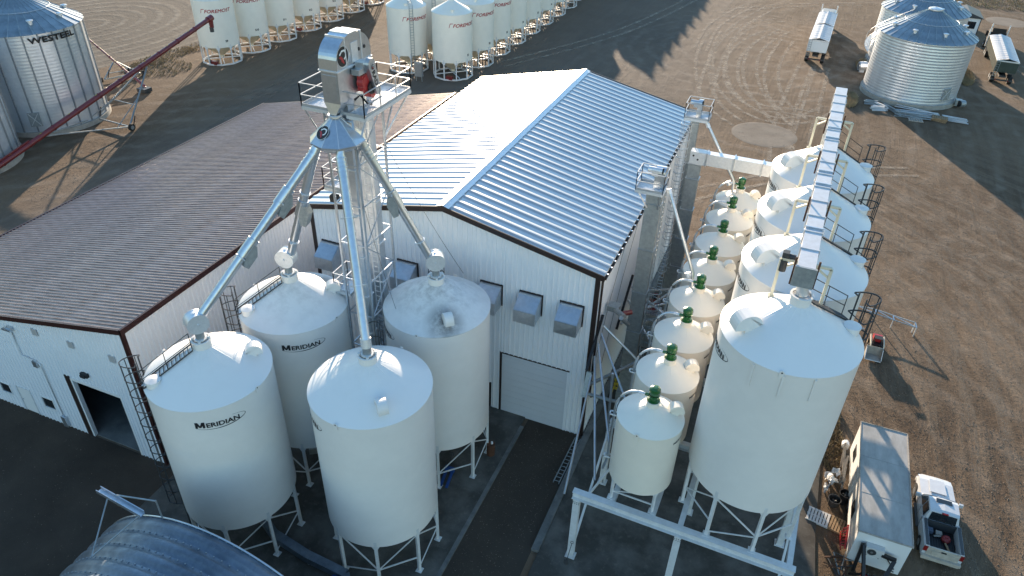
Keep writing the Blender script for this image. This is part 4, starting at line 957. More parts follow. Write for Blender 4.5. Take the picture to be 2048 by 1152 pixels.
# spouts
targets = [((-15.02, -14.06), 'long blue grey spout pipe sloping down to the front left bin', 5.6), ((-14.70, -7.88), 'grey spout pipe sloping down to the bin beside the shed wall', 4.0),
           ((-7.50, -11.88), 'steep straight blue grey spout pipe to the bottom centre bin', None), ((-7.60, -4.93), 'grey spout pipe sloping right to the bin with the dirty roof', 3.4)]
for (tx, ty), lab, dm in targets:
    d = Vector((tx-EX, ty+7.2, 0)); dl = d.length; d.normalize()
    s = Vector((EX, -7.2, 21.1))+d*1.0; straight = dm is None
    zc = ZA+1.15
    e = Vector((tx, ty, zc))-d*.30+Vector((0, 0, .25)) if not straight else Vector((tx, ty, ZA+.9))-d*.05
    sp = thing('grain_spout', lab, 'spout', (tx, ty, ZA+.15), group='spouts fanning out from the distributor')
    ax = (e-s).normalized()
    pr_ = .215
    mb = MB(); mb.path([s+Vector((0, 0, .15))-d*.02, s+ax*.25, s+ax*1.2], pr_+.015, 16); mb.tube(s+ax*1.2, e, pr_, 16, caps=False); pipe = part('pipe', mb, 'galv', sp)
    # joint rings and ribs of the flexible elbow
    Ls = (e-s).length; mb = MB()
    for k in [.35, .55, .75, .95]: mb.tube(s+ax*(k-.02), s+ax*(k+.02), pr_+.045, 16)
    part('elbow_band', mb, 'galv', pipe)
    q = 3.0
    while q < Ls-.4:
        mb = MB(); mb.tube(s+ax*(q-.015), s+ax*(q+.015), pr_+.06, 16); side = ax.cross(Vector((0, 0, 1))).normalized()
        for sg in (-1, 1): mb.bar(s+ax*q+side*sg*pr_, s+ax*q+side*sg*(pr_+.16), .05)
        part('pipe_flange', mb, 'galv_bright', pipe); q += 3.05
    if dm:
        for dmq in ([dm] if tx > -14.9 else [dm-2.8, dm]):
            # flow retarder: enlarged upper sleeve dropping into a rectangular box
            upn = ax.cross(side).normalized(); upn = upn if upn.z > 0 else -upn; c = s+ax*dmq
            mb = MB(); mb.tube(c-ax*.55, c+ax*.35, pr_+.06, 16); part('sleeve', mb, 'galv', sp)
            mb = MB(); w2 = .27; pts = [(-.35, .05), (.10, .05), (.75, -.22), (.75, -.50), (.05, -.50), (-.35, -.2)]
            v = [c+ax*a-upn*(-b_)+side*w2 for a, b_ in pts]+[c+ax*a-upn*(-b_)-side*w2 for a, b_ in pts]; n_ = len(pts)
            mb.add(v, [tuple(range(n_)), tuple(reversed(range(n_, 2*n_)))]+[(i, (i+1) % n_, n_+(i+1) % n_, n_+i) for i in range(n_)]); part('retarder_box', mb, 'galv_dull', sp)
    if not straight:
        # round cushion box with its axis across the spout, then a short neck down into the collar
        side = d.cross(Vector((0, 0, 1))).normalized(); cc = Vector((tx, ty, ZA+1.12))
        mb = MB(); mb.tube(cc-side*.27, cc+side*.27, .48, 26); cb = part('cushion_box', mb, 'galv_bright', sp)
        mb = MB(); mb.tube(cc-side*.30, cc-side*.271, .50, 26); mb.tube(cc+side*.271, cc+side*.30, .50, 26); mb.tube(cc-side*.36, cc+side*.36, .05, 8); mb.box(tx-.05, tx+.05, ty-.06, ty+.06, ZA+1.55, ZA+1.63); part('rim', mb, 'galv_bright', cb)
    else:
        mb = MB(); mb.tube(e-ax*.1, Vector((tx, ty, ZA+.55)), .25, 16); part('elbow', mb, 'galv_bright', sp)
    mb = MB(); mb.tube((tx, ty, ZA+.08), (tx, ty, ZA+.75), .20, 16); part('neck', mb, 'galv_dull', sp)
    mb = MB(); mb.tube((tx, ty, ZA+.155), (tx, ty, ZA+.22), .30, 18)
    for k in range(4): a = k*pi/2+.6; mb.box(tx+.36*cos(a)-.05, tx+.36*cos(a)+.05, ty+.36*sin(a)-.05, ty+.36*sin(a)+.05, ZA+.152, ZA+.25)
    part('clamp_ring', mb, 'frame_white', sp)
# guy wires of the tower
def wire(p, q, label, n=1):
    mb = MB(); p = Vector(p); q = Vector(q); pts = [p.lerp(q, k/8)-Vector((0, 0, .25*4*(k/8)*(1-k/8))) for k in range(9)]; mb.path(pts, .012, 4)
    return solo('guy_wire', mb, 'dark_steel', label, 'cable', loc=tuple(p), group='guy wires of the grain leg')
wire((-10.4, -4.5, 20.2), (-7.3, -2.25, 12.0), 'thin wire from the elevator tower down to the dirty-roofed bin')
wire((-11.9, -4.45, 19.0), (-16.6, 0.0, 12.4), 'thin wire from the elevator tower to the left end of the metal gable')
wire((-10.4, -6.9, 18.2), (-9.1, -6.6, 11.65), 'thin wire dropping onto the near left edge of the dirty-roofed bin')

# ================================================================== OVERHEAD CONVEYOR
def cvx(y): return 9.66+.025*(y+6.2)
cv = thing('overhead_conveyor', 'long pale galvanized conveyor box running over the tops of the four big bins', 'conveyor', (cvx(-6.4), -6.4, 18.7))
yb_, ye_ = -6.45, 16.9; npn = 15; wp = (ye_-yb_)/npn
for k in range(npn):
    y0 = yb_+k*wp; y1 = y0+wp; xa, xc = cvx(y0), cvx(y1); mb = MB()
    v = [(xa-.34, y0+.02, 18.85), (xa+.34, y0+.02, 18.85), (xc+.34, y1-.02, 18.85), (xc-.34, y1-.02, 18.85), (xa-.34, y0+.02, 19.48), (xa+.34, y0+.02, 19.48), (xc+.34, y1-.02, 19.48), (xc-.34, y1-.02, 19.48)]
    mb.add(v, [(3, 2, 1, 0), (4, 5, 6, 7), (0, 1, 5, 4), (1, 2, 6, 5), (2, 3, 7, 6), (3, 0, 4, 7)]); sg = part('housing_section', mb, 'conveyor_skin', cv)
    mb = MB(); mb.box(xa-.39, xa+.39, y0-.035, y0+.035, 18.80, 19.515); part('joint_flange', mb, 'conveyor_skin', sg)
    if k in (2, 5, 6, 9, 10): mb = MB(); mb.box(xa-.37, xa+.37, y0+.30, y0+.36, 19.48, 19.55); part('lid_strap', mb, 'galv', sg)
mb = MB(); x = cvx(yb_); mb.box(x-.42, x+.42, yb_-.10, yb_+.01, 18.62, 19.52); part('end_plate', mb, 'galv_dull', cv)
mb = MB(); mb.tube((x-.85, yb_+1.2, 19.15), (x-.42, yb_+1.2, 19.15), .12, 12); mb.box(x-.95, x-.68, yb_+1.05, yb_+1.35, 18.95, 19.35); mb.tube((x-.82, yb_+1.1, 18.5), (x-.82, yb_+1.1, 19.0), .15, 12); part('drive_motor', mb, 'dark_steel', cv)
for i, (bx_, by_) in enumerate(EP):
    mb = MB(); mb.tube((bx_, by_, 18.14), (cvx(by_), by_+.02, 18.86), .24, 16); part('drop_neck', mb, 'galv_bright', cv)
    fy = by_+.9
    for s in (-1, 1):
        mb = MB(); zc = 18.0-(18.0-16.2)/2.87*hypot(.98, .9); X = cvx(fy)+s*.98
        mb.bar((X, fy, zc), (X, fy, 19.05), .12); mb.bar((X, fy, 19.05), (cvx(fy)+s*.34, fy, 19.05), .12); mb.bar((X, fy, 18.6), (cvx(fy)+s*.36, fy, 19.0), .08)
        mb.box(X-.14, X+.14, fy-.14, fy+.14, zc-.06, zc+.03); part('support_frame', mb, 'cream', cv)
        part('hanger_post', MB().bar((cvx(fy-.9)+s*.44, fy-.9, 18.5), (cvx(fy-.9)+s*.44, fy-.9, 19.75), .08), 'rust', cv)
mb = MB(); mb.box(9.9, 10.7, 15.9, 16.8, 14.3, 18.85); part('riser', mb, 'galv_dull', cv)

# square duct: upright leg and horizontal run towards the rear bin
dk = thing('transfer_duct', 'big square grey duct rising beside the metal building and turning right behind the bins', 'conveyor duct', (2.28, 15.2, 0))
z = .1; k = 0
while z < 13.3:
    mb = MB(); mb.box(1.86, 2.70, 14.9, 15.5, z, min(z+2.44, 13.4)-.02); sg = part('duct_section', mb, 'galv_dull', dk)
    mb = MB(); mb.box(1.81, 2.75, 14.85, 15.55, min(z+2.44, 13.4)-.05, min(z+2.44, 13.4)+.01); part('flange', mb, 'galv', sg); z += 2.44
mb = MB(); mb.box(1.86, 2.9, 14.86, 15.56, 13.42, 14.32); cn = part('duct_corner', mb, 'galv_bright', dk)
for (x, z) in ((2.1, 14.05), (2.42, 13.8)):
    mb = MB(); mb.tube((x, 14.86, z), (x, 14.83, z), .07, 10); part('port', mb, 'dark', cn)
for a, b_ in ((2.9, 2.98), (2.98, 4.83), (4.85, 6.70), (6.72, 8.6), (8.62, 10.6)):
    mb = MB(); mb.box(a, b_, 14.9, 15.5, 13.46, 14.30); sg = part('duct_section', mb, 'galv_bright', dk)
    mb = MB(); mb.box(b_-.03, b_+.05, 14.83, 15.57, 13.40, 14.36); part('flange', mb, 'galv', sg)

# two slim bucket elevators beside the metal building
def slim_leg(x, y, ztop, w_, label, motor_head, end):
    t = thing('slim_elevator', label, 'grain elevator', (x, y, 0), group='two slim elevators beside the metal building')
    z = .1; k = 0
    while z < ztop-.2:
        z1 = min(z+3.05, ztop-.1); mb = MB(); mb.box(x-w_/2, x+w_/2, y-.27, y+.27, z, z1-.02); sg = part('casing_section', mb, 'galv_dull', t)
        mb = MB(); mb.box(x-w_/2-.03, x+w_/2+.03, y-.30, y+.30, z1-.06, z1); part('flange', mb, 'galv', sg); z = z1
    mb = MB(); mb.box(x-w_/2-.05, x+w_/2+.05, y-.5, y+.5, .1, 1.0); part('boot', mb, 'galv_dull', t)
    zt = ztop
    mb = MB(); mb.prism([(y-.3, zt-.1), (y-.3, zt+.9)]+[(y+.05-.36*cos(pi*k/8), zt+.9+.30*sin(pi*k/8)) for k in range(9)]+[(y+.42, zt-.1)], 'x', x-w_*.25+.1, x+w_*.38+.1); hd = part('head', mb, 'galv', t)
    mb = MB(); mb.tube((x-.55, y-.15, zt+1.0), (x+.25, y-.15, zt+1.0), .17, 12); mb.box(x-.3, x+.05, y-.32, y+.02, zt+.7, zt+1.05)
    mo = part('motor', mb, motor_head, t)
    mb = MB(); mb.tube((x+.25, y-.15, zt+1.0), (x+.33, y-.15, zt+1.0), .19, 12); part('motor_cap', mb, 'black', mo)
    return t
t = slim_leg(1.6, 4.35, 16.4, .88, 'slim grey elevator leg nearer the camera, railed basket beside the corrugated roof edge', 'galv_bright', None)
platform(t, .62, 2.15, 3.5, 4.75, 16.35); railing(t, [(.62, 3.5), (2.15, 3.5), (2.15, 4.75), (.62, 4.75), (.62, 3.5)], 16.35)
mb = MB(); mb.bar((.8, 3.55, 16.2), (1.3, 4.05, 15.1), .06); mb.bar((2.0, 3.55, 16.2), (1.9, 4.05, 15.1), .06); part('knee_brace', mb, 'galv', t)
plain_ladder(t, 2.18, 4.35, 1.5, 16.2, dirn=(0, 1), m='galv_dull', cage=(1, 0, 3.2, 9.6, .62))
t = slim_leg(1.5, 17.7, 15.8, .5, 'slim grey elevator leg farther back with long caged ladder down to the roof edge', 'galv', None)
platform(t, .72, 2.40, 17.1, 18.6, 15.75); railing(t, [(.72, 17.1), (2.40, 17.1), (2.40, 18.6), (.72, 18.6), (.72, 17.1)], 15.75)
plain_ladder(t, .98, 17.3, 1.0, 15.7, dirn=(1, 0), m='galv', cage=(0, -1, 3.0, 15.4, .62))
def down_pipe(label, pts, r):
    o = thing('down_pipe', label, 'pipe', pts[-1], group='sloping pipes from the slim elevators')
    mb = MB(); mb.path(pts, r, 10); part('pipe', mb, 'galv', o)
    a, b_ = Vector(pts[0]), Vector(pts[-1]); d = (b_-a).normalized(); mb = MB(); mb.tube(a, a+d*.3, r*1.4, 10); mb.tube(b_-d*.9, b_-d*.6, r*1.7, 10)
    part('coupler', mb, 'galv_bright', o)
down_pipe('sloping grey pipe from the nearer slim elevator to a green capped bin', [(2.25, 4.9, 16.1), (4.62, 3.35, 11.9), (4.66, 3.3, 11.0)], .10)
down_pipe('sloping grey pipe from the farther slim elevator to the rearmost green capped bin', [(2.35, 17.4, 15.5), (5.0, 16.7, 11.9), (5.05, 16.65, 11.0)], .10)

# ================================================================== CORRUGATED STEEL SILOS
def silo(label, x, y, R, ze, za, zf=.55, stiff=0, text=None, text_ang=0, hatch=None, group=None, pitch=.22, npan=32, rings=8, ph=0.):
    t = thing('steel_silo', label, 'silo', (x, y, 0), group=group, world=False); t.location = (x, y, 0)
    mb = MB(); mb.lathe([(R+.25, 0), (R+.25, zf), (R-.2, zf)], n=56); part('footing', mb, 'footing', t)
    rh = (ze-zf)/rings; nn = max(3, int(rh/pitch)); prof = []
    for k in range(nn): prof += [(R, rh*k/nn), (R+(.024 if pitch > .3 else .008), rh*(k+.5)/nn)]
    prof.append((R, rh)); mb = MB(); mb.lathe(prof, n=72); me = mesh_of('wall_ring', mb, 'galv_silo'); fixn(me)
    for k in range(rings): part('wall_ring', None, None, t, mesh=me, loc=(0, 0, zf+k*rh))
    if stiff:
        mb = MB(); mb.prism([(R+.02, -.09), (R+.13, -.06), (R+.13, .06), (R+.02, .09)], 'z', zf, ze-.02); me = mesh_of('stiffener', mb, 'stiffener'); fixn(me)
        for k in range(stiff): o = part('stiffener', None, None, t, mesh=me); o.rotation_euler = (0, 0, ph+2*pi*k/stiff)
    # roof: radial panels with raised edges
    da = pi/npan; rr = R+.18; zt = za; r0 = .75; s = (za-ze)/R
    zr = lambda r: za-s*r
    q = lambda r, a, h=0: (r*cos(a), r*sin(a), zr(r)+h)
    mb = MB(); v = [q(rr, -da), q(rr, -da*.88, .07), q(rr, -da*.78), q(rr, da*.78), q(rr, da), q(r0, -da, 0), q(r0, -da*.88, .05), q(r0, -da*.78), q(r0, da*.78), q(r0, da)]
    mb.add(v, [(i, i+1, i+6, i+5) for i in range(4)]); me = mesh_of('roof_panel', mb, 'silo_roof'); fixn(me)
    for k in range(npan): o = part('roof_panel', None, None, t, mesh=me); o.rotation_euler = (0, 0, 2*pi*k/npan)
    mb = MB(); mb.lathe([(r0+.12, zr(r0)-.02), (r0+.12, zr(r0)+.15), (r0, zr(r0)+.22), (0, zr(r0)+.35)], n=24); part('peak_cap', mb, 'galv_bright', t)
    mb = MB(); n = 40; rm = R*.55; mb.path([(rm*cos(2*pi*k/n), rm*sin(2*pi*k/n), zr(rm)+.10) for k in range(n)], .03, 5, closed=True); part('roof_ring', mb, 'galv', t)
    for k in range(8):
        a = .35+2*pi*k/8; r = R*.78; mb = MB(); mb.lathe([(.22, -.12), (.22, .22), (.34, .24), (.34, .36), (0, .44)], (r*cos(a), r*sin(a), zr(r)), 14); part('roof_vent', mb, 'galv_bright', t)
    if hatch is not None:
        er = Vector((cos(hatch), sin(hatch), 0)); et = Vector((-sin(hatch), cos(hatch), 0)); c = er*(R+.06)+Vector((0, 0, zf+1.5)); mb = MB()
        v = [c+et*a+Vector((0, 0, b))+er*d for d in (-.1, .08) for a, b in ((-.6, -.8), (.6, -.8), (.6, .8), (-.6, .8))]
        mb.add(v, [(0, 1, 2, 3), (7, 6, 5, 4), (0, 1, 5, 4), (1, 2, 6, 5), (2, 3, 7, 6), (3, 0, 4, 7)]); hp = part('hatch', mb, 'galv_dull', t)
        mb = MB(); mb.bar(c+er*.09-et*.5-Vector((0, 0, .7)), c+er*.09+et*.5+Vector((0, 0, .7)), .05); mb.bar(c+er*.09+et*.5-Vector((0, 0, .7)), c+er*.09-et*.5+Vector((0, 0, .7)), .05); part('cross_brace', mb, 'galv_bright', hp)
    if text:
        lt = centre(fatten(text_mb(text, .84, .0, 1.5), .045)); part('lettering', wrap(lt, R+.17, text_ang, ze-1.0), 'black', t)
    return t
SG = 'corrugated steel silos'
silo('large corrugated steel silo at top left with black WESTEEL lettering under its roof', -75.2, 24.3, 6.15, 11.3, 14.6, stiff=26, text='WESTEEL', text_ang=radians(-11), hatch=radians(-52), group=SG, pitch=.27, rings=10, ph=.05)
silo('corrugated steel silo cut off by the left edge of the photo beside the lettered one', -73.3, 10.6, 6.15, 11.3, 14.6, stiff=26, group=SG, pitch=.27, rings=10)
silo('corrugated steel silo at upper right, nearer of the two, scrap lying along its footing', 22.1, 82.0, 6.05, 8.65, 12.0, hatch=radians(-48), group=SG, rings=7, pitch=.38, zf=.6)
silo('corrugated steel silo at upper right half hidden behind the nearer one', 22.6, 96.8, 6.05, 8.65, 12.0, group=SG, rings=7, pitch=.38, zf=.6)
# stair spiralling up the rear silo, fan at its foot
st = thing('silo_stair', 'curved metal stair climbing the left side of the hidden rear silo', 'stairs', (16.4, 92.0, 0))
mb = MB()
for k in range(34):
    a = radians(150+k*3.0); z = .5+k*.24; r0, r1 = 6.12, 6.95
    mb.bar((22.6+r0*cos(a), 96.8+r0*sin(a), z), (22.6+r1*cos(a), 96.8+r1*sin(a), z), .26, .04)
part('treads', mb, 'galv_bright', st, stuff=False)
for rr in (6.14, 6.98):
    for dz in (0, 1.0):
        if rr < 6.5 and dz: continue
        mb = MB(); mb.path([(22.6+rr*cos(radians(150+k*6)), 96.8+rr*sin(radians(150+k*6)), .5+k*.48+dz) for k in range(18)], .04, 5); part('stringer' if not dz else 'handrail', mb, 'galv_bright', st)
fn = thing('aeration_fan', 'round metal aeration fan and duct standing between the two right silos', 'fan', (16.2, 90.0, 0))
mb = MB(); mb.tube((15.4, 89.7, .9), (16.4, 90.1, .9), .65, 18); mb.box(15.6, 16.3, 89.5, 90.4, 0, .4); part('housing', mb, 'galv_bright', fn)
mb = MB(); mb.tube((15.3, 89.66, .9), (15.42, 89.71, .9), .5, 18); mb.box(16.4, 17.4, 89.7, 90.6, .5, 1.3); part('duct', mb, 'galv', fn)

# ================================================================== ROWS OF WHITE HOPPER BINS AT THE BACK
def yard_bin(label, group, num=None, word=True, wang=-25, ladder=None, motor=False):
    R, ze, za, zb = 2.80, 8.95, 10.55, 2.55
    t = thing('yard_bin', label, 'grain bin', (0, 0, 0), group=group, world=False)
    mb = MB(); mb.lathe([(R, zb), (R, ze)], n=48); part('shell', mb, 'bin_far', t)
    sl_ = (za-ze)/R
    mb = MB(); mb.lathe([(R+.03, ze-.02), (R+.03, ze+.02), (.35, za-sl_*.35), (.35, za+.08), (0, za+.12)], n=48); rf = part('cone_roof', mb, 'bin_far', t)
    mb = MB(); a = radians(-62); c = (R*.75*cos(a), R*.75*sin(a), za-sl_*R*.75); mb.lathe([(.22, -.1), (.22, .25), (.28, .27), (0, .38)], c, 14); part('roof_vent', mb, 'bin_far', rf)
    mb = MB(); mb.lathe([(R-.02, zb+.05), (.3, .85), (.3, .6)], n=36); part('hopper', mb, 'cream', t)
    nl = 10
    for k in range(nl):
        a = 2*pi*(k+.5)/nl; x, y = (R-.03)*cos(a), (R-.03)*sin(a); er = Vector((cos(a), sin(a), 0)); tq = Vector((-sin(a), cos(a), 0))
        mb = MB(); mb.bar((x, y, .1), (x, y, zb+.35), .14, .14, (cos(a), sin(a), 0)); c_ = er*(R+.02)
        mb.add([c_-tq*.07+Vector((0, 0, zb-.4)), c_+tq*.07+Vector((0, 0, zb-.4)), c_+tq*.32+Vector((0, 0, zb+.02)), c_-tq*.32+Vector((0, 0, zb+.02))], [(0, 1, 2, 3)])
        part('leg', mb, 'frame_white', t)
    mb = MB()
    for k in range(nl):
        a, b_ = 2*pi*(k+.5)/nl, 2*pi*(k+1.5)/nl
        mb.bar((R*cos(a), R*sin(a), .13), (R*cos(b_), R*sin(b_), .13), .16, .18)
    part('base_ring', mb, 'frame_white', t)
    mb = MB()
    for a in (pi/4, 3*pi/4): mb.bar((-R*cos(a), -R*sin(a), .4), (R*cos(a), R*sin(a), .4), .12)
    part('cross_beam', mb, 'frame_white', t)
    if word:
        lt = centre(fatten(text_mb('FOREMOST', .62, .0, 1.2, .25), .018)); part('lettering', wrap(lt, R+.015, radians(wang), ze-1.55), 'logo_red', t)
        mb = MB(); mb.add([(x*.62, y*.62, 0) for x, y in ((0, 0), (.12, 0), (.36, .78), (.95, .82), (.98, .94), (.26, .92))], [(0, 1, 2, 3, 4, 5)])
        mb.v = [(p[0]-2.50, p[1]-.05, 0) for p in mb.v]; part('emblem', wrap(mb, R+.015, radians(wang), ze-1.55), 'logo_red', t)
    if num:
        lt = centre(fatten(text_mb(num, .40, .0), .02)); part('number', wrap(lt, R+.015, radians(wang+8), zb+.75), 'black', t)
    if ladder is not None:
        mb = MB(); er = Vector((cos(ladder), sin(ladder), 0)); et = Vector((-sin(ladder), cos(ladder), 0))
        for s in (-1, 1): mb.bar(er*(R+.2)+et*s*.24+Vector((0, 0, 1.0)), er*(R+.2)+et*s*.24+Vector((0, 0, ze+.5)), .06)
        for s in (-1, 1): mb.bar(er*(R+.2)+et*s*.24+Vector((0, 0, ze+.5)), er*.5+et*s*.24+Vector((0, 0, za+.25)), .05)
        z = 1.2
        while z < ze+.4: mb.bar(er*(R+.2)-et*.24+Vector((0, 0, z)), er*(R+.2)+et*.24+Vector((0, 0, z)), .04); z += .36
        for k in range(8):
            u = k/8; r = (R+.2)*(1-u)+.5*u; mb.bar(er*r-et*.24+Vector((0, 0, ze+.5+(za-ze-.25)*u)), er*r+et*.24+Vector((0, 0, ze+.5+(za-ze-.25)*u)), .04)
        part('ladder', mb, 'galv_dull', t)
    if motor:
        mb = MB(); a = radians(-75); mb.box(R*.9*cos(a)-.45, R*.9*cos(a)+.45, R*.9*sin(a)-.25, R*.9*sin(a)+.25, .15, .65); part('fan_box', mb, 'red', t)
        mb = MB(); mb.tube((R*.9*cos(a)-.5, R*.9*sin(a), .45), (R*.9*cos(a)-.75, R*.9*sin(a), .45), .3, 12); part('fan', mb, 'dark', t)
    return t
GL = 'left row of white hopper bins across the yard'; GR = 'right rows of white hopper bins across the yard'
ordn = ['nearest', 'second', 'third', 'fourth', 'fifth', 'sixth', 'seventh', 'eighth', 'ninth', 'tenth', 'eleventh']
for i, y in enumerate([50.7, 57.3, 63.9, 70.7, 77.4, 84.2, 91.0]):
    t = yard_bin('white hopper bin, %s in the left row beyond the yard%s' % (ordn[i], ', marked S9' if i == 0 else ''), GL, 'S%d' % (9+i), ladder=None, motor=(i in (0, 3, 6)), wang=-34)
    t.location = (-72.0+.05*i, y, 0)
nums = ['S1', 'S2', 'S3', 'S4', 'S5', 'S6', 'S7', 'S8']
for i, y in enumerate([60.2, 66.8, 73.3, 79.9, 86.5, 93.0, 99.6, 106.2]):
    t = yard_bin('white hopper bin, %s in the front right row beyond the metal roof' % ordn[i], GR, nums[i], motor=(i == 0), wang=-22)
    t.location = (-38.9+.35*(i > 0)+.05*i, y, 0)
for i, y in enumerate([60.1, 66.8, 73.5]):
    t = yard_bin(['white hopper bin with dark ladder down its front, left of the front right row', 'white hopper bin hidden behind the one with the dark ladder', 'white hopper bin top peeping out third in the rear right row'][i], GR, None, word=(i == 0), wang=-22, ladder=radians(-48) if i < 2 else None)
    t.location = (-46.0, y, 0)
# the row goes on past the edge of the frame: its shadow teeth fall on the yard in view
for k, (y, s) in enumerate([(112.6, .86), (119.2, .70), (128.8, 1.03), (135.0, 1.03), (141.2, 1.03), (147.4, 1.03), (153.6, 1.03), (159.8, 1.03), (166.0, 1.03), (172.2, 1.03), (178.4, 1.0)]):
    t = yard_bin('white hopper bin far beyond the others, %s from the near end of its row' % ordn[k], 'bins beyond the top of the frame', None, word=False)
    t.location = (-38.9, y, 0); t.scale = (1, 1, s)
cb = thing('control_box', 'grey electrical box on thin legs before the bin with the dark ladder', 'electrical box', (-41.9, 55.6, 0))
mb = MB(); mb.box(-42.5, -41.4, 55.4, 55.9, .7, 2.6); part('cabinet', mb, 'galv', cb)
mb = MB()
for x in (-42.4, -41.5): mb.bar((x, 55.65, 0), (x, 55.65, .7), .09)
part('stand', mb, 'galv', cb)

# ================================================================== RED AUGERS
def wheel(name, parent, c, r, w_, ax=(1, 0, 0), rim='galv'):
    c = Vector(c); a = Vector(ax).normalized()
    mb = MB(); mb.tube(c-a*w_*.5, c+a*w_*.5, r, 20); mb.tube(c-a*w_*.42, c-a*w_*.55, r*.88, 20); mb.tube(c+a*w_*.42, c+a*w_*.55, r*.88, 20); wh = part(name, mb, 'rubber', parent)
    mb = MB(); mb.tube(c-a*w_*.56, c-a*w_*.58, r*.55, 16); mb.tube(c+a*w_*.56, c+a*w_*.58, r*.55, 16); part('rim', mb, rim, wh)
    return wh
def auger(label, inlet, head, r, wl, wr_, tfrac, spoutlen=1.2, wr=.42):
    a = thing('grain_auger', label, 'auger', inlet); I = Vector(inlet)+Vector((0, 0, .45)); Hh = Vector(head); d = (Hh-I).normalized(); side = d.cross(Vector((0, 0, 1))).normalized(); upn = side.cross(d)
    mb = MB(); mb.tube(I, Hh, r, 14); tb = part('tube', mb, 'red', a)
    L = (Hh-I).length; k = 3.0
    while k < L-1:
        mb = MB(); mb.tube(I+d*(k-.05), I+d*(k+.05), r+.05, 14); part('tube_collar', mb, 'red', tb); k += 3.4
    for k in range(8):
        u = L*(k+1)/9; mb = MB(); c = I+d*u+upn*(r+.004); mb.bar(c-d*.14, c+d*.14, .09, .01, upn); part('reflector', mb, 'yellow', tb)
    mb = MB(); mb.tube(Hh-d*.3, Hh+d*.5, r+.12, 14); mb.tube(Hh+d*.2, Hh+d*.2-Vector((0, 0, spoutlen)), r+.05, 12, r-.02); part('head_box', mb, 'red', a)
    mb = MB(); mb.tube(Hh+d*.1-Vector((0, 0, spoutlen-.1)), Hh+d*.1-Vector((0, 0, spoutlen+.5)), r-.02, 12); part('rubber_spout', mb, 'dark_steel', a)
    mb = MB(); mb.bar(I+upn*(r+.1)+d*.2, I+upn*(r+.1)+d*(L*.18), .16, .14); part('drive_shield', mb, 'red', a)
    mb = MB(); mb.box(I.x-.7, I.x+.7, I.y-.9, I.y+.3, .05, .55); part('inlet_hopper', mb, 'dark_steel', a)
    J = I+d*(L*tfrac)-upn*r; wlv, wrv = Vector(wl), Vector(wr_)
    low = I+d*(L*.24)-upn*r
    for s, wv in ((-1, wlv), (1, wrv)):
        b_ = wv+Vector((0, 0, wr)); mb = MB(); mb.bar(b_, J+side*s*.25, .14); part('frame_leg', mb, 'galv_dull', a)
        mb = MB(); mb.bar(b_, low+side*s*.2, .12); part('frame_arm', mb, 'galv_dull', a)
        m_ = b_.lerp(J, .45); mb = MB(); mb.bar(b_.lerp(low, .15)+Vector((0, 0, .1)), m_, .07); part('frame_strut', mb, 'galv_dull', a)
        axd = (wrv-wlv).normalized(); wheel('wheel', a, b_+axd*s*.35, wr, .26, tuple(axd))
    mb = MB(); mb.bar(wlv+Vector((0, 0, wr)), wrv+Vector((0, 0, wr)), .14); part('axle', mb, 'galv_dull', a)
    mb = MB(); mb.bar((wlv+Vector((0, 0, wr))).lerp(J, .35), (wrv+Vector((0, 0, wr))).lerp(J, .35), .09); part('crossbar', mb, 'galv_dull', a)
    for wv in (wlv, wrv):
        c = wv+Vector((.4, .2, wr)); mb = MB(); mb.tube(c, c+Vector((.35, .3, 1.3)), .06, 8); part('hydraulic_ram', mb, 'black', a)
    return a
auger('long dark red grain auger on grey wheeled frame in front of the lettered silo', (-66.57, 8.4, 0), (-66.85, 44.2, 8.0), .29, (-69.6, 25.6, 0), (-63.9, 25.2, 0), .66)
auger('small red grain auger lying low on the dry ground behind the long one', (-72.0, 35.9, 0), (-89.2, 42.1, 4.0), .13, (-79.6, 36.2, 0), (-77.3, 40.2, 0), .45, .5, .32)
mb = MB()
for k in range(9): a = random.random()*6; mb.box(-77.6+cos(a)*.6-.2, -77.6+cos(a)*.6+.25, 38.9+sin(a)*.5-.2, 38.9+sin(a)*.5+.2, .5+.08*k, .75+.08*k)
mb.bar((-78.2, 38.5, 0), (-77.8, 38.8, .6), .12); mb.bar((-77.0, 39.3, 0), (-77.4, 39.0, .6), .12)
solo('auger_engine', mb, 'dark_steel', 'dark engine and belts clustered beside the small red auger', 'engine', (-77.6, 38.9, 0))

# ================================================================== QUONSET (bottom left)
QX, QY, QR = -11.35, -19.6, 8.05
qz = thing('quonset_hut', 'arched corrugated steel quonset roof cut off by the bottom left corner', 'arched building', (QX, QY-8, 0))
rings_ = 26; pw = .76
ang = [pi*k/64 for k in range(65)]
prof = [(0, 0), (.12, .005), (.22, .09), (.28, .115), (.48, .115), (.54, .09), (.64, .005), (.76, 0)]
mb = MB()
for (s, h) in prof:
    mb.v += [((QR+h)*cos(a), -s, (QR+h)*sin(a)) for a in ang]
n = len(ang)
for i in range(len(prof)-1):
    for k in range(n-1): mb.f.append((i*n+k, i*n+k+1, (i+1)*n+k+1, (i+1)*n+k)); mb.sm.append(True)
me = mesh_of('arch_panel', mb, 'quonset'); fixn(me)
for i in range(rings_): part('arch_panel', None, None, qz, mesh=me, loc=(QX, QY-i*pw, 0))
bo = MB()
for k in range(2, 63):
    a = pi*k/64
    bo.box(-.02, .02, -.02, .02, -.02, .02); 
    for i in range(8): bo.v[-8+i] = (bo.v[-8+i][0]*1.2+(QR+.012)*cos(a), bo.v[-8+i][1]*1.2, bo.v[-8+i][2]*1.2+(QR+.012)*sin(a))
me = mesh_of('bolt_row', bo, 'galv_dull')
for i in range(rings_): o = part('bolt_row', None, None, qz, mesh=me, loc=(QX, QY-i*pw-.03, 0), stuff=True)
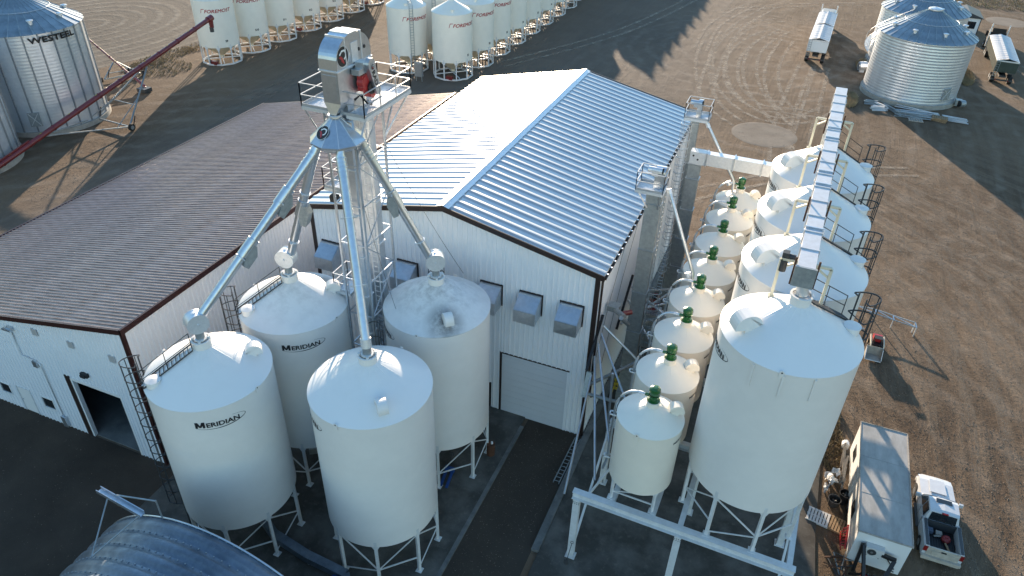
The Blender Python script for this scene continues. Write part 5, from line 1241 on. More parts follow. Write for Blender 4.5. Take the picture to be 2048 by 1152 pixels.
mb = MB(); mb.v = [(QX, QY+.0, 0)]+[(QX+QR*cos(a), QY, QR*sin(a)) for a in ang]; mb.f = [(0, k, k+1) for k in range(1, n)]; mb.sm = [False]*len(mb.f); part('end_wall', mb, 'galv_dull', qz)
mb = MB(); mb.path([(QX+(QR+.04)*cos(a), QY+.02, (QR+.04)*sin(a)) for a in ang], .045, 5); part('edge_flange', mb, 'galv', qz)
ch = thing('chute_rack', 'grey channel beam propped on thin legs above the arched steel roof', 'chute', (-15.3, -20.3, 7.2))
mb = MB(); mb.bar((-16.5, -20.1, 8.75), (-13.95, -20.25, 8.55), .26, .05); mb.bar((-16.5, -19.98, 8.84), (-13.95, -20.13, 8.64), .03, .18); mb.bar((-16.5, -20.22, 8.84), (-13.95, -20.37, 8.64), .03, .18); part('channel', mb, 'galv', ch)
for p, q in (((-15.95, -20.15, 8.7), (-14.9, -22.3, 7.8)), ((-14.05, -20.2, 8.55), (-14.9, -22.3, 7.8)), ((-13.75, -19.6, 8.9), (-13.75, -19.6, 7.0)), ((-15.6, -20.05, 8.85), (-13.75, -19.6, 8.85))):
    mb = MB(); mb.bar(p, q, .05); part('leg', mb, 'galv_dull', ch)

# belt conveyor lying between the front bins and its parts
lc = thing('ground_conveyor', 'low dark drag conveyor lying on the pad beneath the front bins', 'conveyor', (-9.5, -14.7, .1))
mb = MB(); pts = [(-14.9, -13.6, .75), (-12.9, -14.6, .75), (-10.5, -15.0, .72), (-8.0, -15.15, .75)]
for a, b_ in zip(pts, pts[1:]):
    mb = MB(); mb.bar(a, b_, .42, .42); part('housing_section', mb, 'quonset', lc)
    mb = MB(); mb.bar((a[0], a[1], 1.0), (b_[0], b_[1], 1.0), .46, .05); part('lid', mb, 'quonset', lc)
for p in pts:
    mb = MB(); mb.bar((p[0], p[1], .1), (p[0], p[1], .6), .08); part('leg', mb, 'galv_dull', lc)
mb = MB(); mb.bar((-8.0, -15.15, .8), (-7.0, -16.4, .8), .4, .4); part('housing_section', mb, 'quonset', lc)
mb = MB(); mb.tube((-8.6, -15.5, .7), (-8.2, -15.5, .7), .18, 12); part('motor', mb, 'blue', lc)
mb = MB(); mb.bar((-7.2, -11.5, .5), (-11.2, -6.0, .5), .4, .4); part('cross_section', mb, 'galv_dull', lc)
mb = MB(); mb.bar((-15.0, -8.5, .5), (-11.6, -6.2, .5), .4, .4); part('cross_section', mb, 'galv_dull', lc)
mb = MB(); mb.bar((-8.0, -5.5, .5), (-10.8, -5.5, .5), .4, .4); part('cross_section', mb, 'galv_dull', lc)

# ladder, pallet jack and small items on the drive
ld = thing('ladder', 'aluminium ladder lying on the gravel beside the kerb', 'ladder', (-.1, -2.4, 0))
for x0, x1 in ((-.30, -.38), (.05, -.03)):
    mb = MB(); mb.bar((x0, -.45, .10), (x1, -4.45, .10), .05, .09); part('side_rail', mb, 'galv_dull', ld)
for k in range(13): y = -.62-k*.305; mb = MB(); x = -.30-.08*(k/13); mb.tube((x, y, .11), (x+.35, y, .11), .022, 6); part('rung', mb, 'galv_dull', ld)
pj = thing('pallet_jack', 'blue pallet jack parked under the dirty-roofed bin', 'pallet jack', (-6.2, -6.9, .1))
mb = MB(); mb.box(-6.75, -6.15, -6.35, -6.15, .18, .50); part('head', mb, 'blue', pj)
for x in (-6.72, -6.34):
    mb = MB(); 
    v = [(x, -6.35, .24), (x+.17, -6.35, .24), (x+.37, -7.5, .22), (x+.20, -7.5, .22)]
    mb.add([(a, b_, c-.06) for a, b_, c in v]+v, [(3, 2, 1, 0), (4, 5, 6, 7), (0, 1, 5, 4), (1, 2, 6, 5), (2, 3, 7, 6), (3, 0, 4, 7)]); part('fork', mb, 'blue', pj)
mb = MB(); mb.tube((-6.45, -6.2, .45), (-6.5, -5.9, 1.35), .025, 8); mb.path([(-6.65, -5.9, 1.2), (-6.65, -5.86, 1.4), (-6.35, -5.86, 1.4), (-6.35, -5.9, 1.2)], .02, 6); part('handle', mb, 'black', pj)
for x in (-6.6, -6.3):
    mb = MB(); mb.tube((x-.04, -6.15, .19), (x+.04, -6.15, .19), .09, 12); part('wheel', mb, 'black', pj)
br = thing('barrel', 'rusty brown barrel with white valve by the legs of the dirty-roofed bin', 'barrel', (-4.75, -3.9, .1))
mb = MB(); mb.lathe([(.26, 0), (.26, .28), (.275, .30), (.26, .32), (.26, .58), (.275, .6), (.26, .62), (.26, .88), (0, .88)], (-4.75, -3.9, .1), 20); part('drum', mb, 'rust', br)
mb = MB(); mb.tube((-4.7, -3.85, .98), (-4.7, -3.85, 1.12), .07, 10); part('valve', mb, 'white', br)
sh = thing('shovel', 'small shovel leaning on the front left platform column', 'shovel', (2.2, -9.3, .1))
mb = MB(); mb.tube((2.15, -9.42, .3), (2.28, -9.17, 1.55), .018, 6); part('shaft', mb, 'black', sh)
mb = MB(); mb.path([(2.2, -9.17, 1.55), (2.2, -9.15, 1.68), (2.36, -9.15, 1.68), (2.36, -9.17, 1.55), (2.2, -9.17, 1.55)], .015, 5); part('grip', mb, 'black', sh)
mb = MB(); mb.add([(2.02, -9.46, .42), (2.28, -9.46, .42), (2.26, -9.52, .14), (2.15, -9.54, .10), (2.04, -9.52, .14)], [(0, 1, 2, 3, 4)]); part('blade', mb, 'dark_steel', sh)
yl = thing('step_stool', 'yellow folding stand between the building wall and the small bins', 'stand', (.9, 4.9, .1))
for p, q in (((.7, 4.7, .1), (.85, 4.9, 1.5)), ((1.1, 4.7, .1), (.95, 4.9, 1.5)), ((.75, 5.3, .1), (.85, 4.95, 1.5)), ((1.1, 5.3, .1), (.95, 4.95, 1.5))): part('leg', MB().bar(p, q, .06), 'yellow', yl)
for z in (.4, .8, 1.2): part('step', MB().box(.72, 1.08, 4.72, 4.95, z, z+.05), 'yellow', yl)

# ================================================================== VEHICLES
def loft(stations, closed_ends=True, smooth=False):
    """stations: (y, [(x,z)...]) half profiles from bottom centre line outwards and up to the top centre line; mirrored"""
    mb = MB(); m = None; v = []
    for y, pr in stations:
        ring = [(x, y, z) for x, z in pr]+[(-x, y, z) for x, z in reversed(pr)]; m = len(ring); v += ring
    f = []
    for i in range(len(stations)-1):
        for k in range(m): f.append((i*m+k, i*m+(k+1) % m, (i+1)*m+(k+1) % m, (i+1)*m+k))
    mb.add(v, f, smooth)
    if closed_ends:
        mb.add(v[:m], [tuple(range(m))]); mb.add(v[-m:], [tuple(range(m))])
    return mb
def quad(mb, pts, th=.012, nrm=(0, 0, 1)):
    n = Vector(nrm).normalized()*th; a = [Vector(p) for p in pts]; b_ = [p+n for p in a]; k = len(a)
    return mb.add(a+b_, [tuple(range(k)), tuple(reversed(range(k, 2*k)))]+[(i, (i+1) % k, k+(i+1) % k, k+i) for i in range(k)])
pk = thing('pickup_truck', 'white pickup truck with open dark bed and sunroof, right of the box trailer', 'pickup truck', (0, 0, 0), world=False)
W = .97
mb = loft([(2.93, [(0, .55), (.70, .55), (.78, .75), (.70, .95), (0, .98)]), (2.78, [(0, .42), (.86, .42), (.93, .75), (.84, 1.02), (0, 1.08)]), (2.4, [(0, .40), (.93, .40), (.97, .75), (.90, 1.08), (0, 1.15)]),
           (1.2, [(0, .40), (.94, .40), (W, .75), (.92, 1.14), (0, 1.22)]), (.95, [(0, .40), (.94, .40), (W, .75), (.93, 1.16), (0, 1.22)])]); part('bonnet', mb, 'truck_paint', pk)
mb = MB(); quad(mb, [(-.45, 1.35, 1.225), (.45, 1.35, 1.225), (.40, 2.45, 1.16), (-.40, 2.45, 1.16)], .035); part('bonnet_scoop', mb, 'truck_paint', pk)
mb = loft([(.95, [(0, .40), (.94, .40), (W, .75), (.93, 1.16), (0, 1.16)]), (-.88, [(0, .40), (.94, .40), (W, .75), (.94, 1.17), (0, 1.17)])]); part('cab_body', mb, 'truck_paint', pk)
mb = loft([(1.10, [(0, 1.15), (.86, 1.15), (.86, 1.155), (0, 1.155)]), (.40, [(0, 1.15), (.90, 1.15), (.74, 1.80), (0, 1.86)]), (.2, [(0, 1.15), (.91, 1.15), (.75, 1.84), (0, 1.90)]), (-.55, [(0, 1.15), (.91, 1.15), (.76, 1.84), (0, 1.90)]), (-.74, [(0, 1.15), (.90, 1.15), (.74, 1.79), (0, 1.84)]), (-.86, [(0, 1.15), (.88, 1.15), (.86, 1.17), (0, 1.17)])]); rfm = part('cab_roof', mb, 'truck_paint', pk)
mb = MB(); quad(mb, [(-.76, 1.02, 1.20), (.76, 1.02, 1.20), (.66, .44, 1.80), (-.66, .44, 1.80)], .02, (0, .7, .7)); part('windscreen', mb, 'glass', rfm)
mb = MB(); quad(mb, [(-.70, -.845, 1.24), (.70, -.845, 1.24), (.64, -.755, 1.76), (-.64, -.755, 1.76)], .015, (0, -1, .1)); part('rear_window', mb, 'glass', rfm)
mb = MB(); quad(mb, [(-.42, -.05, 1.892), (.42, -.05, 1.892), (.40, .28, 1.888), (-.40, .28, 1.888)], .012); part('sunroof', mb, 'glass', rfm)
mb = MB(); mb.box(-.16, .16, -.80, -.72, 1.80, 1.86); part('brake_light', mb, 'lens_red', rfm)
for s in (-1, 1):
    for ya, yb2, yc in ((.88, .10, .36), (.04, -.66, -.60)):
        mb = MB(); quad(mb, [(s*.915, ya, 1.19), (s*.925, yb2, 1.19), (s*.785, (yb2+.02), 1.74), (s*.775, yc if ya > .5 else .04, 1.74)], .012, (s, 0, .2)); part('side_window', mb, 'glass', rfm)
    for y in (.90, .07, -.72):
        mb = MB(); mb.box(s*.968-.004, s*.968+.004, y-.01, y+.01, .48, 1.15); part('door_gap', mb, 'dark', pk)
    for y in (.20, -.62): mb = MB(); mb.box(s*.985-.012, s*.985+.012, y-.0, y+.14, 1.0, 1.035); part('door_handle', mb, 'truck_paint', pk)
    mb = MB(); mb.box(min(s*.97, s*1.20), max(s*.97, s*1.20), .80, .90, 1.14, 1.19); mb.box(min(s*1.02, s*1.24), max(s*1.02, s*1.24), .78, .90, 1.14, 1.36); part('door_mirror', mb, 'truck_paint', pk)
    mb = MB(); mb.box(min(s*.90, s*1.08), max(s*.90, s*1.08), -.85, .95, .36, .42); part('running_board', mb, 'dark_steel', pk)
    mb = MB(); mb.box(min(s*.76, s*.955), max(s*.76, s*.955), -2.86, -.92, .55, 1.30)
    mb.box(min(s*.955, s*.985), max(s*.955, s*.985), -2.86, -.92, .45, 1.16); part('bed_side', mb, 'truck_paint', pk)
    mb = MB(); mb.box(min(s*.775, s*.94), max(s*.775, s*.94), -2.84, -.94, 1.303, 1.32); part('bed_rail_cap', mb, 'dark_steel', pk)
    mb = MB(); mb.box(min(s*.80, s*.99), max(s*.80, s*.99), -2.90, -2.84, .85, 1.22); part('tail_light', mb, 'lens_red', pk)
    mb = MB(); mb.box(min(s*.72, s*.9), max(s*.72, s*.9), 2.74, 2.86, .78, .95); part('headlight', mb, 'galv_bright', pk)
    for y in (1.95, -1.95):
        mb = MB(); mb.tube((s*.93, y, .40), (s*.985, y, .40), .47, 22); part('wheel_arch', mb, 'dark', pk)
        wheel('wheel', pk, (s*.86, y, .385), .385, .27)
mb = MB(); mb.box(-.78, .78, -2.80, -.92, .66, .70)
for k in range(11): x = -.66+k*.132; mb.box(x-.035, x+.035, -2.78, -.95, .70, .725)
part('bed_floor', mb, 'black', pk)
mb = MB(); mb.box(-.78, .78, -.99, -.92, .70, 1.26); part('bed_front', mb, 'dark_steel', pk)
mb = MB(); mb.box(-.80, .80, -2.90, -2.82, .62, 1.25); mb.box(-.55, .55, -2.93, -2.90, .75, 1.05); tg = part('tailgate', mb, 'truck_dust', pk)
mb = MB(); mb.box(-.13, .13, -2.955, -2.93, 1.06, 1.14); part('handle', mb, 'dark', tg)
mb = MB(); mb.box(-.98, .98, -3.05, -2.88, .42, .62); mb.box(-.93, .93, -2.98, -2.86, .30, .42); part('rear_bumper', mb, 'truck_dust', pk)
mb = MB(); mb.box(-.90, .90, 2.80, 3.0, .40, .62); part('front_bumper', mb, 'galv_bright', pk)
pk.location = (20.93, 1.55, 0); pk.rotation_euler = (0, 0, radians(.8))
def in_bed(name, mb, m, label, cat):
    mb.v = [(p[0]+20.93, p[1]+1.55, p[2]) for p in mb.v]; c = [sum(p[i] for p in mb.v)/len(mb.v) for i in (0, 1)]
    return solo(name, mb, m, label, cat, (c[0], c[1], .73))
mb = MB(); mb.lathe([(0, .74), (.22, .74), (.24, .90), (.17, 1.0), (0, 1.02)], (.30, -1.65, 0), 14); mb.box(.24, .36, -1.72, -1.58, 1.0, 1.06); in_bed('fuel_can', mb, 'can_red', 'red can in the pickup bed', 'can')
mb = MB(); mb.bar((.25, -1.9, .82), (.52, -2.7, .78), .10, .05); in_bed('plank', mb, 'wood', 'short wooden plank slanting across the pickup bed', 'plank')
mb = MB(); mb.box(-.70, -.35, -1.45, -1.15, .73, .95); mb.box(-.62, -.42, -1.35, -1.25, .95, 1.0); in_bed('tool_case', mb, 'case_grey', 'small grey case at the front left of the pickup bed', 'case')
mb = MB(); mb.box(-.2, .12, -1.45, -1.2, .73, .90); mb.tube((-.3, -1.6, .80), (.05, -1.5, .82), .05, 8); in_bed('tools', mb, 'wood_grey', 'grey tools heaped beside the red can in the pickup bed', 'tools')

# ---- box trailer (site office) and what lies round it
bt = thing('box_trailer', 'long box trailer with weathered grey roof and rear air conditioner, left of the pickup', 'trailer', (17.45, 1.0, 0))
tx0, tx1, ty0, ty1, tzt = 16.18, 18.76, -3.35, 5.30, 2.95
mb = MB(); mb.box(tx0, tx1, ty0, ty1, .55, tzt-.06); part('body', mb, 'white', bt)
mb = MB(); mb.box(tx0-.05, tx1+.05, ty0-.05, ty1+.05, tzt-.055, tzt); rf = part('roof', mb, 'trailer_top', bt)
mb = MB()
for (a, b_) in (((tx0-.03, ty0-.03), (tx1+.03, ty0-.03)), ((tx1+.03, ty0-.03), (tx1+.03, ty1+.03)), ((tx1+.03, ty1+.03), (tx0-.03, ty1+.03)), ((tx0-.03, ty1+.03), (tx0-.03, ty0-.03))): mb.bar((*a, tzt+.015), (*b_, tzt+.015), .05, .04)
part('roof_edge', mb, 'wood_grey', rf)
for y in (-.5, 2.4):
    mb = MB(); mb.box(tx0, tx1, y-.03, y+.03, tzt+.002, tzt+.012); part('roof_seam', mb, 'trailer_top', rf)
mb = MB(); mb.box(16.72, 17.62, ty0-.36, ty0-.01, 1.72, 2.32); ac = part('air_conditioner', mb, 'tarp', bt)
mb = MB(); mb.tube((17.05, ty0-.362, 2.02), (17.05, ty0-.375, 2.02), .22, 20); part('fan_grille', mb, 'dark_steel', ac)
mb = MB(); mb.tube((17.05, ty0-.376, 2.02), (17.05, ty0-.385, 2.02), .07, 12); part('fan_hub', mb, 'galv', ac)
mb = MB(); mb.box(16.85, 16.9, ty0-.3, ty0, 1.6, 1.72); mb.box(17.45, 17.5, ty0-.3, ty0, 1.6, 1.72); part('bracket', mb, 'dark_steel', ac)
mb = MB(); mb.path([(17.6, ty0-.1, 1.85), (17.9, ty0-.06, 1.6), (18.3, ty0-.05, 1.1), (18.45, ty0-.06, .95), (18.3, ty0-.06, .8), (18.5, ty0-.05, .7)], .03, 6); part('cable', mb, 'black', bt)
mb = MB(); mb.box(tx0-.05, tx0, 1.2, 2.1, .6, 2.5); dr = part('door', mb, 'frame_white', bt)
mb = MB(); mb.box(tx0-.09, tx0-.05, 1.3, 1.36, 1.5, 1.6); part('handle', mb, 'galv', dr)
for y, z in ((3.3, 1.7), (-1.2, 1.7)):
    mb = MB(); mb.box(tx0-.04, tx0-.0, y, y+.9, z-.35, z+.35); part('window', mb, 'glass', bt)
for y in (.4, 1.3):
    for s, x in ((-1, tx0+.15), (1, tx1-.15)): wheel('wheel', bt, (x, y+.2, .38), .38, .24)
mb = MB(); mb.box(tx0+.1, tx1-.1, ty0+.1, ty1-.1, .42, .55); part('chassis', mb, 'dark_steel', bt)
# black steel implement standing against the trailer's rear wall
im = thing('steel_implement', 'black steel implement arm standing against the white rear wall of the box trailer', 'farm implement', (17.2, -4.0, 0))
for p, q, w2 in (((16.6, -3.75, .2), (16.55, -3.55, 2.25), .16), ((16.6, -3.6, 2.25), (17.0, -5.3, .7), .16), ((18.2, -3.7, 1.9), (17.7, -4.9, .5), .20), ((17.55, -3.65, 2.0), (18.25, -3.7, 1.95), .18), ((16.8, -4.4, 1.0), (17.8, -4.5, 1.0), .10), ((17.0, -5.0, .6), (17.8, -5.1, .5), .14), ((16.4, -4.1, .3), (17.1, -4.6, 1.3), .10), ((17.4, -4.2, .7), (17.4, -4.6, 1.3), .14)):
    part('arm', MB().bar(p, q, w2), 'black', im)
mb = MB(); mb.bar((16.9, -4.9, .5), (16.95, -5.3, 1.0), .16); mb.box(16.8, 17.1, -4.8, -4.55, .9, 1.2); part('fitting', mb, 'bright_red', im)
jk = thing('scrap_heap', 'heap of bent steel bars and rods beside the trailer corner at the bottom edge', 'scrap', (16.0, -3.9, 0))
random.seed(11)
for k in range(16):
    a = random.uniform(0, pi); c = Vector((16.0+random.uniform(-.5, .5), -4.0+random.uniform(-.7, .6), .15+random.random()*.7)); d = Vector((cos(a), sin(a), random.uniform(-.3, .5)))*random.uniform(.3, .8)
    part('bar', MB().bar(c-d, c+d, random.choice((.04, .06, .09))), random.choice(('rust', 'dark_steel', 'galv_dull')), jk)
rd = thing('red_harrow_part', 'red painted clawed steel part lying by the trailer corner', 'machine part', (16.05, -1.9, 0))
for k in range(7):
    y = -1.45-k*.16; mb = MB(); mb.path([(16.15, y, .9-.07*k), (15.95, y-.05, .75-.05*k), (15.85, y-.12, .45), (15.95, y-.2, .2)], .035, 5); part('tine', mb, 'bright_red', rd)
mb = MB(); mb.bar((16.15, -1.3, .9), (16.1, -2.7, .5), .09); part('spine', mb, 'bright_red', rd)
def pallet(label, x, y, rz, boards, m, grp, z=0., w_=1.2, l_=1.0):
    t = thing('pallet', label, 'pallet', (0, 0, 0), group=grp, world=False)
    for i in (-1, 0, 1): part('runner', MB().box(-w_/2, w_/2, i*(l_/2-.05)-.045, i*(l_/2-.05)+.045, 0, .10), m, t)
    n = boards; bw = w_/n
    for k in range(n):
        x0 = -w_/2+k*bw; part('board', MB().box(x0+bw*.14, x0+bw*.86, -l_/2, l_/2, .102, .125), m, t)
    t.location = (x, y, z); t.rotation_euler = (0, 0, rz); return t
PG = 'pallets end to end leading to the trailer door'
pallet('whitish open pallet lying between the steel platform and the brown pallet', 14.68, -.65, radians(-9), 7, 'tarp', PG, .02, 1.25, 1.05)
pallet('brown close-boarded pallet lying between the whitish pallet and the trailer', 15.80, -.83, radians(-13), 6, 'wood', PG, .02, .98, 1.1)
# bags, sheets and bins beside the trailer
ju = thing('rubbish_pile', 'pile of white sheeting and boards dumped against the trailer side', 'rubbish', (15.5, 2.2, 0))
random.seed(5)
for k, (x, y, z, sx, sy, m) in enumerate([(15.1, 2.6, .25, .55, .9, 'tarp'), (15.5, 3.0, .45, .5, .5, 'white'), (15.3, 2.2, .5, .45, .35, 'white'), (15.0, 1.8, .15, .3, .7, 'tarp'), (15.8, 2.5, .5, .3, .6, 'wood_grey')]):
    mb = MB(); n = 6; v = []
    for i in range(n):
        for j in range(n): v.append((x+sx*(i/(n-1)-.5)+random.uniform(-.05, .05), y+sy*(j/(n-1)-.5)+random.uniform(-.05, .05), z+random.uniform(-.08, .12)+.2*sin(i*1.3+k)*cos(j*.9)))
    mb.add(v, [(i*n+j, i*n+j+1, (i+1)*n+j+1, (i+1)*n+j) for i in range(n-1) for j in range(n-1)]); part('sheet', mb, m, ju)
for k in range(7):
    a = random.uniform(-.4, .6)+pi/2; x, y = 15.9+random.uniform(-.15, .1), 2.6+k*.35; d = Vector((cos(a)*.12, sin(a)*.6, .35)); c = Vector((x, y, .6)); part('board', MB().bar(c-d, c+d, .12, .03), 'wood_grey', ju)
for (lab, x, y, r, h, m) in (('black round bin standing by the rubbish against the trailer', 15.95, 1.15, .30, .8, 'black'), ('dark grey tub behind the brown pallet', 15.45, .75, .34, .5, 'dark_steel')):
    mb = MB(); mb.lathe([(r*.8, 0), (r, h), (r+.03, h), (r+.03, h-.04)], (x, y, 0), 20); mb.disc((x, y, .03), r*.8, 20); t = thing('tub', lab, 'tub', (x, y, 0)); part('body', mb, m, t)
    mb = MB()
    for k in range(5): a = random.random()*6; mb.bar((x+cos(a)*.1, y+sin(a)*.1, h-.25), (x-cos(a)*.15, y-sin(a)*.15, h-.1+.02*k), .08)
    part('contents', mb, 'dark_steel', t)
wb = thing('white_canister', 'white plastic canister by the far left corner of the box trailer', 'canister', (15.95, 5.9, 0))
mb = MB(); mb.prism([(15.75, 0), (16.15, 0), (16.17, .35), (16.05, .5), (15.85, .5), (15.73, .35)], 'y', 5.75, 6.1); part('body', mb, 'white', wb); mb = MB(); mb.box(15.9, 16.0, 5.8, 6.05, .52, .58); part('handle', mb, 'white', wb)

# ---- skid loader with raised bucket, and truss behind it
sk = thing('skid_loader', 'small red and black loader with tan wheels and big open bucket, right of the bins', 'loader', (17.9, 18.2, 0))
mb = MB(); mb.box(17.35, 18.5, 17.5, 19.3, .35, 1.05); part('chassis', mb, 'black', sk)
mb = MB(); mb.prism([(18.25, 1.05), (19.35, 1.05), (19.35, 1.45), (18.9, 1.75), (18.25, 1.75)], 'x', 17.45, 18.4); mb.box(17.75, 18.1, 18.45, 18.7, 1.75, 1.80); part('engine_cover', mb, 'bright_red', sk)
mb = MB()
for x in (17.5, 18.35):
    for y in (17.55, 18.2): mb.bar((x, y, 1.05), (x, y, 1.95), .07)
mb.box(17.46, 18.39, 17.5, 18.24, 1.95, 2.0); part('cab_guard', mb, 'black', sk)
for x, s in ((17.18, -1), (18.67, 1)):
    for y in (17.85, 18.95): wheel('wheel', sk, (x, y, .40), .40, .28, rim='straw')
    mb = MB(); mb.bar((x, 19.2, 1.3), (x, 17.2, 1.2), .12, .18); mb.bar((x, 17.2, 1.2), (x-.1*s, 16.6, .7), .12, .16); part('lift_arm', mb, 'cream', sk)
bk = MB(); xs = (16.75, 18.55)
side = [(16.6, .25), (15.3, .30), (15.25, .42), (16.2, 1.35), (16.6, 1.42)]
for x in xs: bk.prism(side, 'x', x-.03, x+.03)
bk.box(xs[0], xs[1], 16.55, 16.62, .25, 1.42); bk.add([(xs[0], 16.6, .25), (xs[1], 16.6, .25), (xs[1], 15.3, .28), (xs[0], 15.3, .28), (xs[0], 16.6, .29), (xs[1], 16.6, .29), (xs[1], 15.3, .32), (xs[0], 15.3, .32)], [(3, 2, 1, 0), (4, 5, 6, 7), (0, 1, 5, 4), (2, 3, 7, 6)])
part('bucket', bk, 'footing', sk)
mb = MB(); mb.bar((xs[0], 15.27, .42), (xs[0], 16.2, 1.37), .07); mb.bar((xs[1], 15.27, .42), (xs[1], 16.2, 1.37), .07); mb.box(xs[0], xs[1], 15.22, 15.32, .24, .30); part('bucket_edge', mb, 'frame_white', sk)
sk.scale = (.62, .62, .62); sk.location = (17.75, 17.75, 0)
tr = thing('folded_auger_frame', 'light metal truss frame on thin legs lying on the dirt beyond the loader', 'frame', (18.5, 21.0, 0))
pp_ = [(16.3, 21.8, .9), (17.6, 21.9, .9), (18.9, 21.6, .9), (20.5, 21.2, .95)]
for a, b_ in zip(pp_, pp_[1:]):
    part('chord', MB().bar(a, b_, .07), 'galv_dull', tr); part('chord', MB().bar((a[0]+.1, a[1]-.5, a[2]-.1), (b_[0]+.1, b_[1]-.5, b_[2]-.1), .07), 'galv_dull', tr)
    part('rung', MB().bar(b_, (b_[0]+.1, b_[1]-.5, b_[2]-.1), .07), 'galv_bright', tr); part('strut', MB().bar(a, (b_[0]+.1, b_[1]-.5, b_[2]-.1), .05), 'galv_bright', tr)
for p in (pp_[1], pp_[3], (18.95, 21.1, .8), (20.6, 20.7, .85)): part('leg', MB().bar((p[0], p[1], 0), p, .07), 'galv_bright', tr)

# ---- grain trucks
def tarp_roof(x0, x1, y0, y1, z, nb_):
    mb = MB(); nx, ny = 8, nb_*4; v = []
    for j in range(ny+1):
        y = y0+(y1-y0)*j/ny
        for i in range(nx+1):
            u = i/nx; x = x0+(x1-x0)*u; arch = .30*(1-(2*u-1)**2)+(.10 if i == nx//2 else 0); sag = -.10*abs(sin(pi*j/4))*(1-abs(2*u-1)**2) ; v.append((x, y, z+arch+sag))
    return mb.add(v, [(j*(nx+1)+i, j*(nx+1)+i+1, (j+1)*(nx+1)+i+1, (j+1)*(nx+1)+i) for j in range(ny) for i in range(nx)])
def grain_trailer(t, y0, y1, m, x=0., wd=2.9, zt=3.45, rear=True):
    mb = MB(); h = wd/2
    L = y1-y0; hopp = [(-h, 1.75), (h, 1.75)]
    mb.box(x-h, x+h, y0, y1, 1.7, zt)
    part('box_body', mb, m, t)
    mb = MB()
    for c in (y0+L*.32, y0+L*.72):
        v = [(x-h, c-L*.2, 1.7), (x+h, c-L*.2, 1.7), (x+h, c+L*.2, 1.7), (x-h, c+L*.2, 1.7), (x-.5, c-.5, .75), (x+.5, c-.5, .75), (x+.5, c+.5, .75), (x-.5, c+.5, .75)]
        mb.add(v, [(0, 1, 5, 4), (1, 2, 6, 5), (2, 3, 7, 6), (3, 0, 4, 7), (4, 5, 6, 7)])
    part('hopper', mb, m, t)
    part('tarp', tarp_roof(x-h-.03, x+h+.03, y0, y1, zt+.02, max(4, int(L/1.1))), 'tarp', t)
    mb = MB()
    for s in (-1, 1): mb.box(x+s*h-.03, x+s*h+.03, y0-.04, y1+.04, zt-.08, zt+.03)
    mb.box(x-h, x+h, y0-.06, y0-.0, zt-.10, zt+.10); part('top_rail', mb, 'galv_bright', t)
    mb = MB()
    k = y0+.4
    while k < y1:
        for s in (-1, 1): mb.box(x+s*(h+.02)-.02, x+s*(h+.02)+.02, k-.03, k+.03, 1.7, zt-.08)
        k += .6
    part('side_post', mb, m, t)
    if rear:
        mb = MB(); mb.box(x-h+.15, x+h-.5, y0-.05, y0-.005, 1.9, zt-.3); part('rear_door', mb, m, t)
        mb = MB()
        for s in (0, .4): mb.bar((x-h+.1+s, y0-.12, 1.0), (x-h+.1+s, y0-.12, zt), .05)
        for q in range(7): mb.bar((x-h+.1, y0-.12, 1.1+q*.33), (x-h+.5, y0-.12, 1.1+q*.33), .04)
        part('ladder', mb, 'galv_dull', t)
        mb = MB(); mb.box(x-h, x+h, y0-.35, y0-.2, .55, .75); part('bumper', mb, 'dark_steel', t)
        for s in (-1, 1): mb = MB(); mb.box(x+s*.8-.12, x+s*.8+.12, y0-.38, y0-.35, .60, .70); part('tail_light', mb, 'lens_red', t)
    mb = MB(); mb.box(x-.45, x+.45, y0+.1, y1-.1, .95, 1.2); part('chassis', mb, 'dark_steel', t)
    for dy in (.7, 1.95):
        for s in (-1, 1):
            wheel('wheel', t, (x+s*(h-.28), y0+dy, .52), .52, .5)
def tractor(t, y, m, x=0., stacks=True):
    mb = MB(); mb.box(x-1.15, x+1.15, y+1.2, y+3.6, 1.0, 3.3); mb.prism([(y+3.6, 1.0), (y+5.6, 1.0), (y+5.7, 1.8), (y+3.6, 2.05)], 'x', x-1.0, x+1.0); part('cab', mb, m, t)
    mb = MB(); mb.box(x-.95, x+.95, y+3.6, y+3.63, 2.15, 2.95); part('windscreen', mb, 'glass', t)
    mb = MB(); mb.prism([(y+1.2, 3.3), (y+3.4, 3.3), (y+1.2, 3.95)], 'x', x-1.0, x+1.0); part('wind_deflector', mb, m, t)
    mb = MB(); mb.box(x-.45, x+.45, y-2.6, y+5.4, .85, 1.1); part('chassis', mb, 'black', t)
    for s in (-1, 1):
        mb = MB(); mb.tube((x+s*1.25, y+1.0, 1.0), (x+s*1.25, y+1.0, 4.6), .10, 8); part('exhaust_stack', mb, 'galv_bright', t)
        mb = MB(); mb.box(min(x+s*1.15, x+s*1.5), max(x+s*1.15, x+s*1.5), y+3.6, y+3.7, 2.1, 2.9); part('mirror', mb, m, t)
        for yy in (y-1.9, y-.6, y+4.6): wheel('wheel', t, (x+s*1.0, yy, .52), .52, .5 if yy < y+3 else .3)
        mb = MB(); mb.box(x+s*1.0-.25, x+s*1.0+.25, y-2.5, y+.05, 1.08, 1.14); part('mudguard', mb, m, t)
t = thing('grain_semi', 'white grain semi with two tarped hopper trailers standing alone on the dirt yard', 'truck', (8.85, 91.0, 0), group='trucks in the yard'); ORG.pop(t.name); 
grain_trailer(t, 0, 9.3, 'white'); grain_trailer(t, 9.9, 18.6, 'white', rear=False); tractor(t, 18.9, 'white'); t.rotation_euler = (0, 0, radians(-1.6))
t = thing('tipper_semi', 'dark trailer semi with silver tarp parked right of the steel silos, partly shaded', 'truck', (35.2, 93.5, 0), group='trucks in the yard'); ORG.pop(t.name)
grain_trailer(t, 0, 15.0, 'trailer_green', zt=3.3); tractor(t, 16.4, 'black'); t.rotation_euler = (0, 0, radians(-2.6))
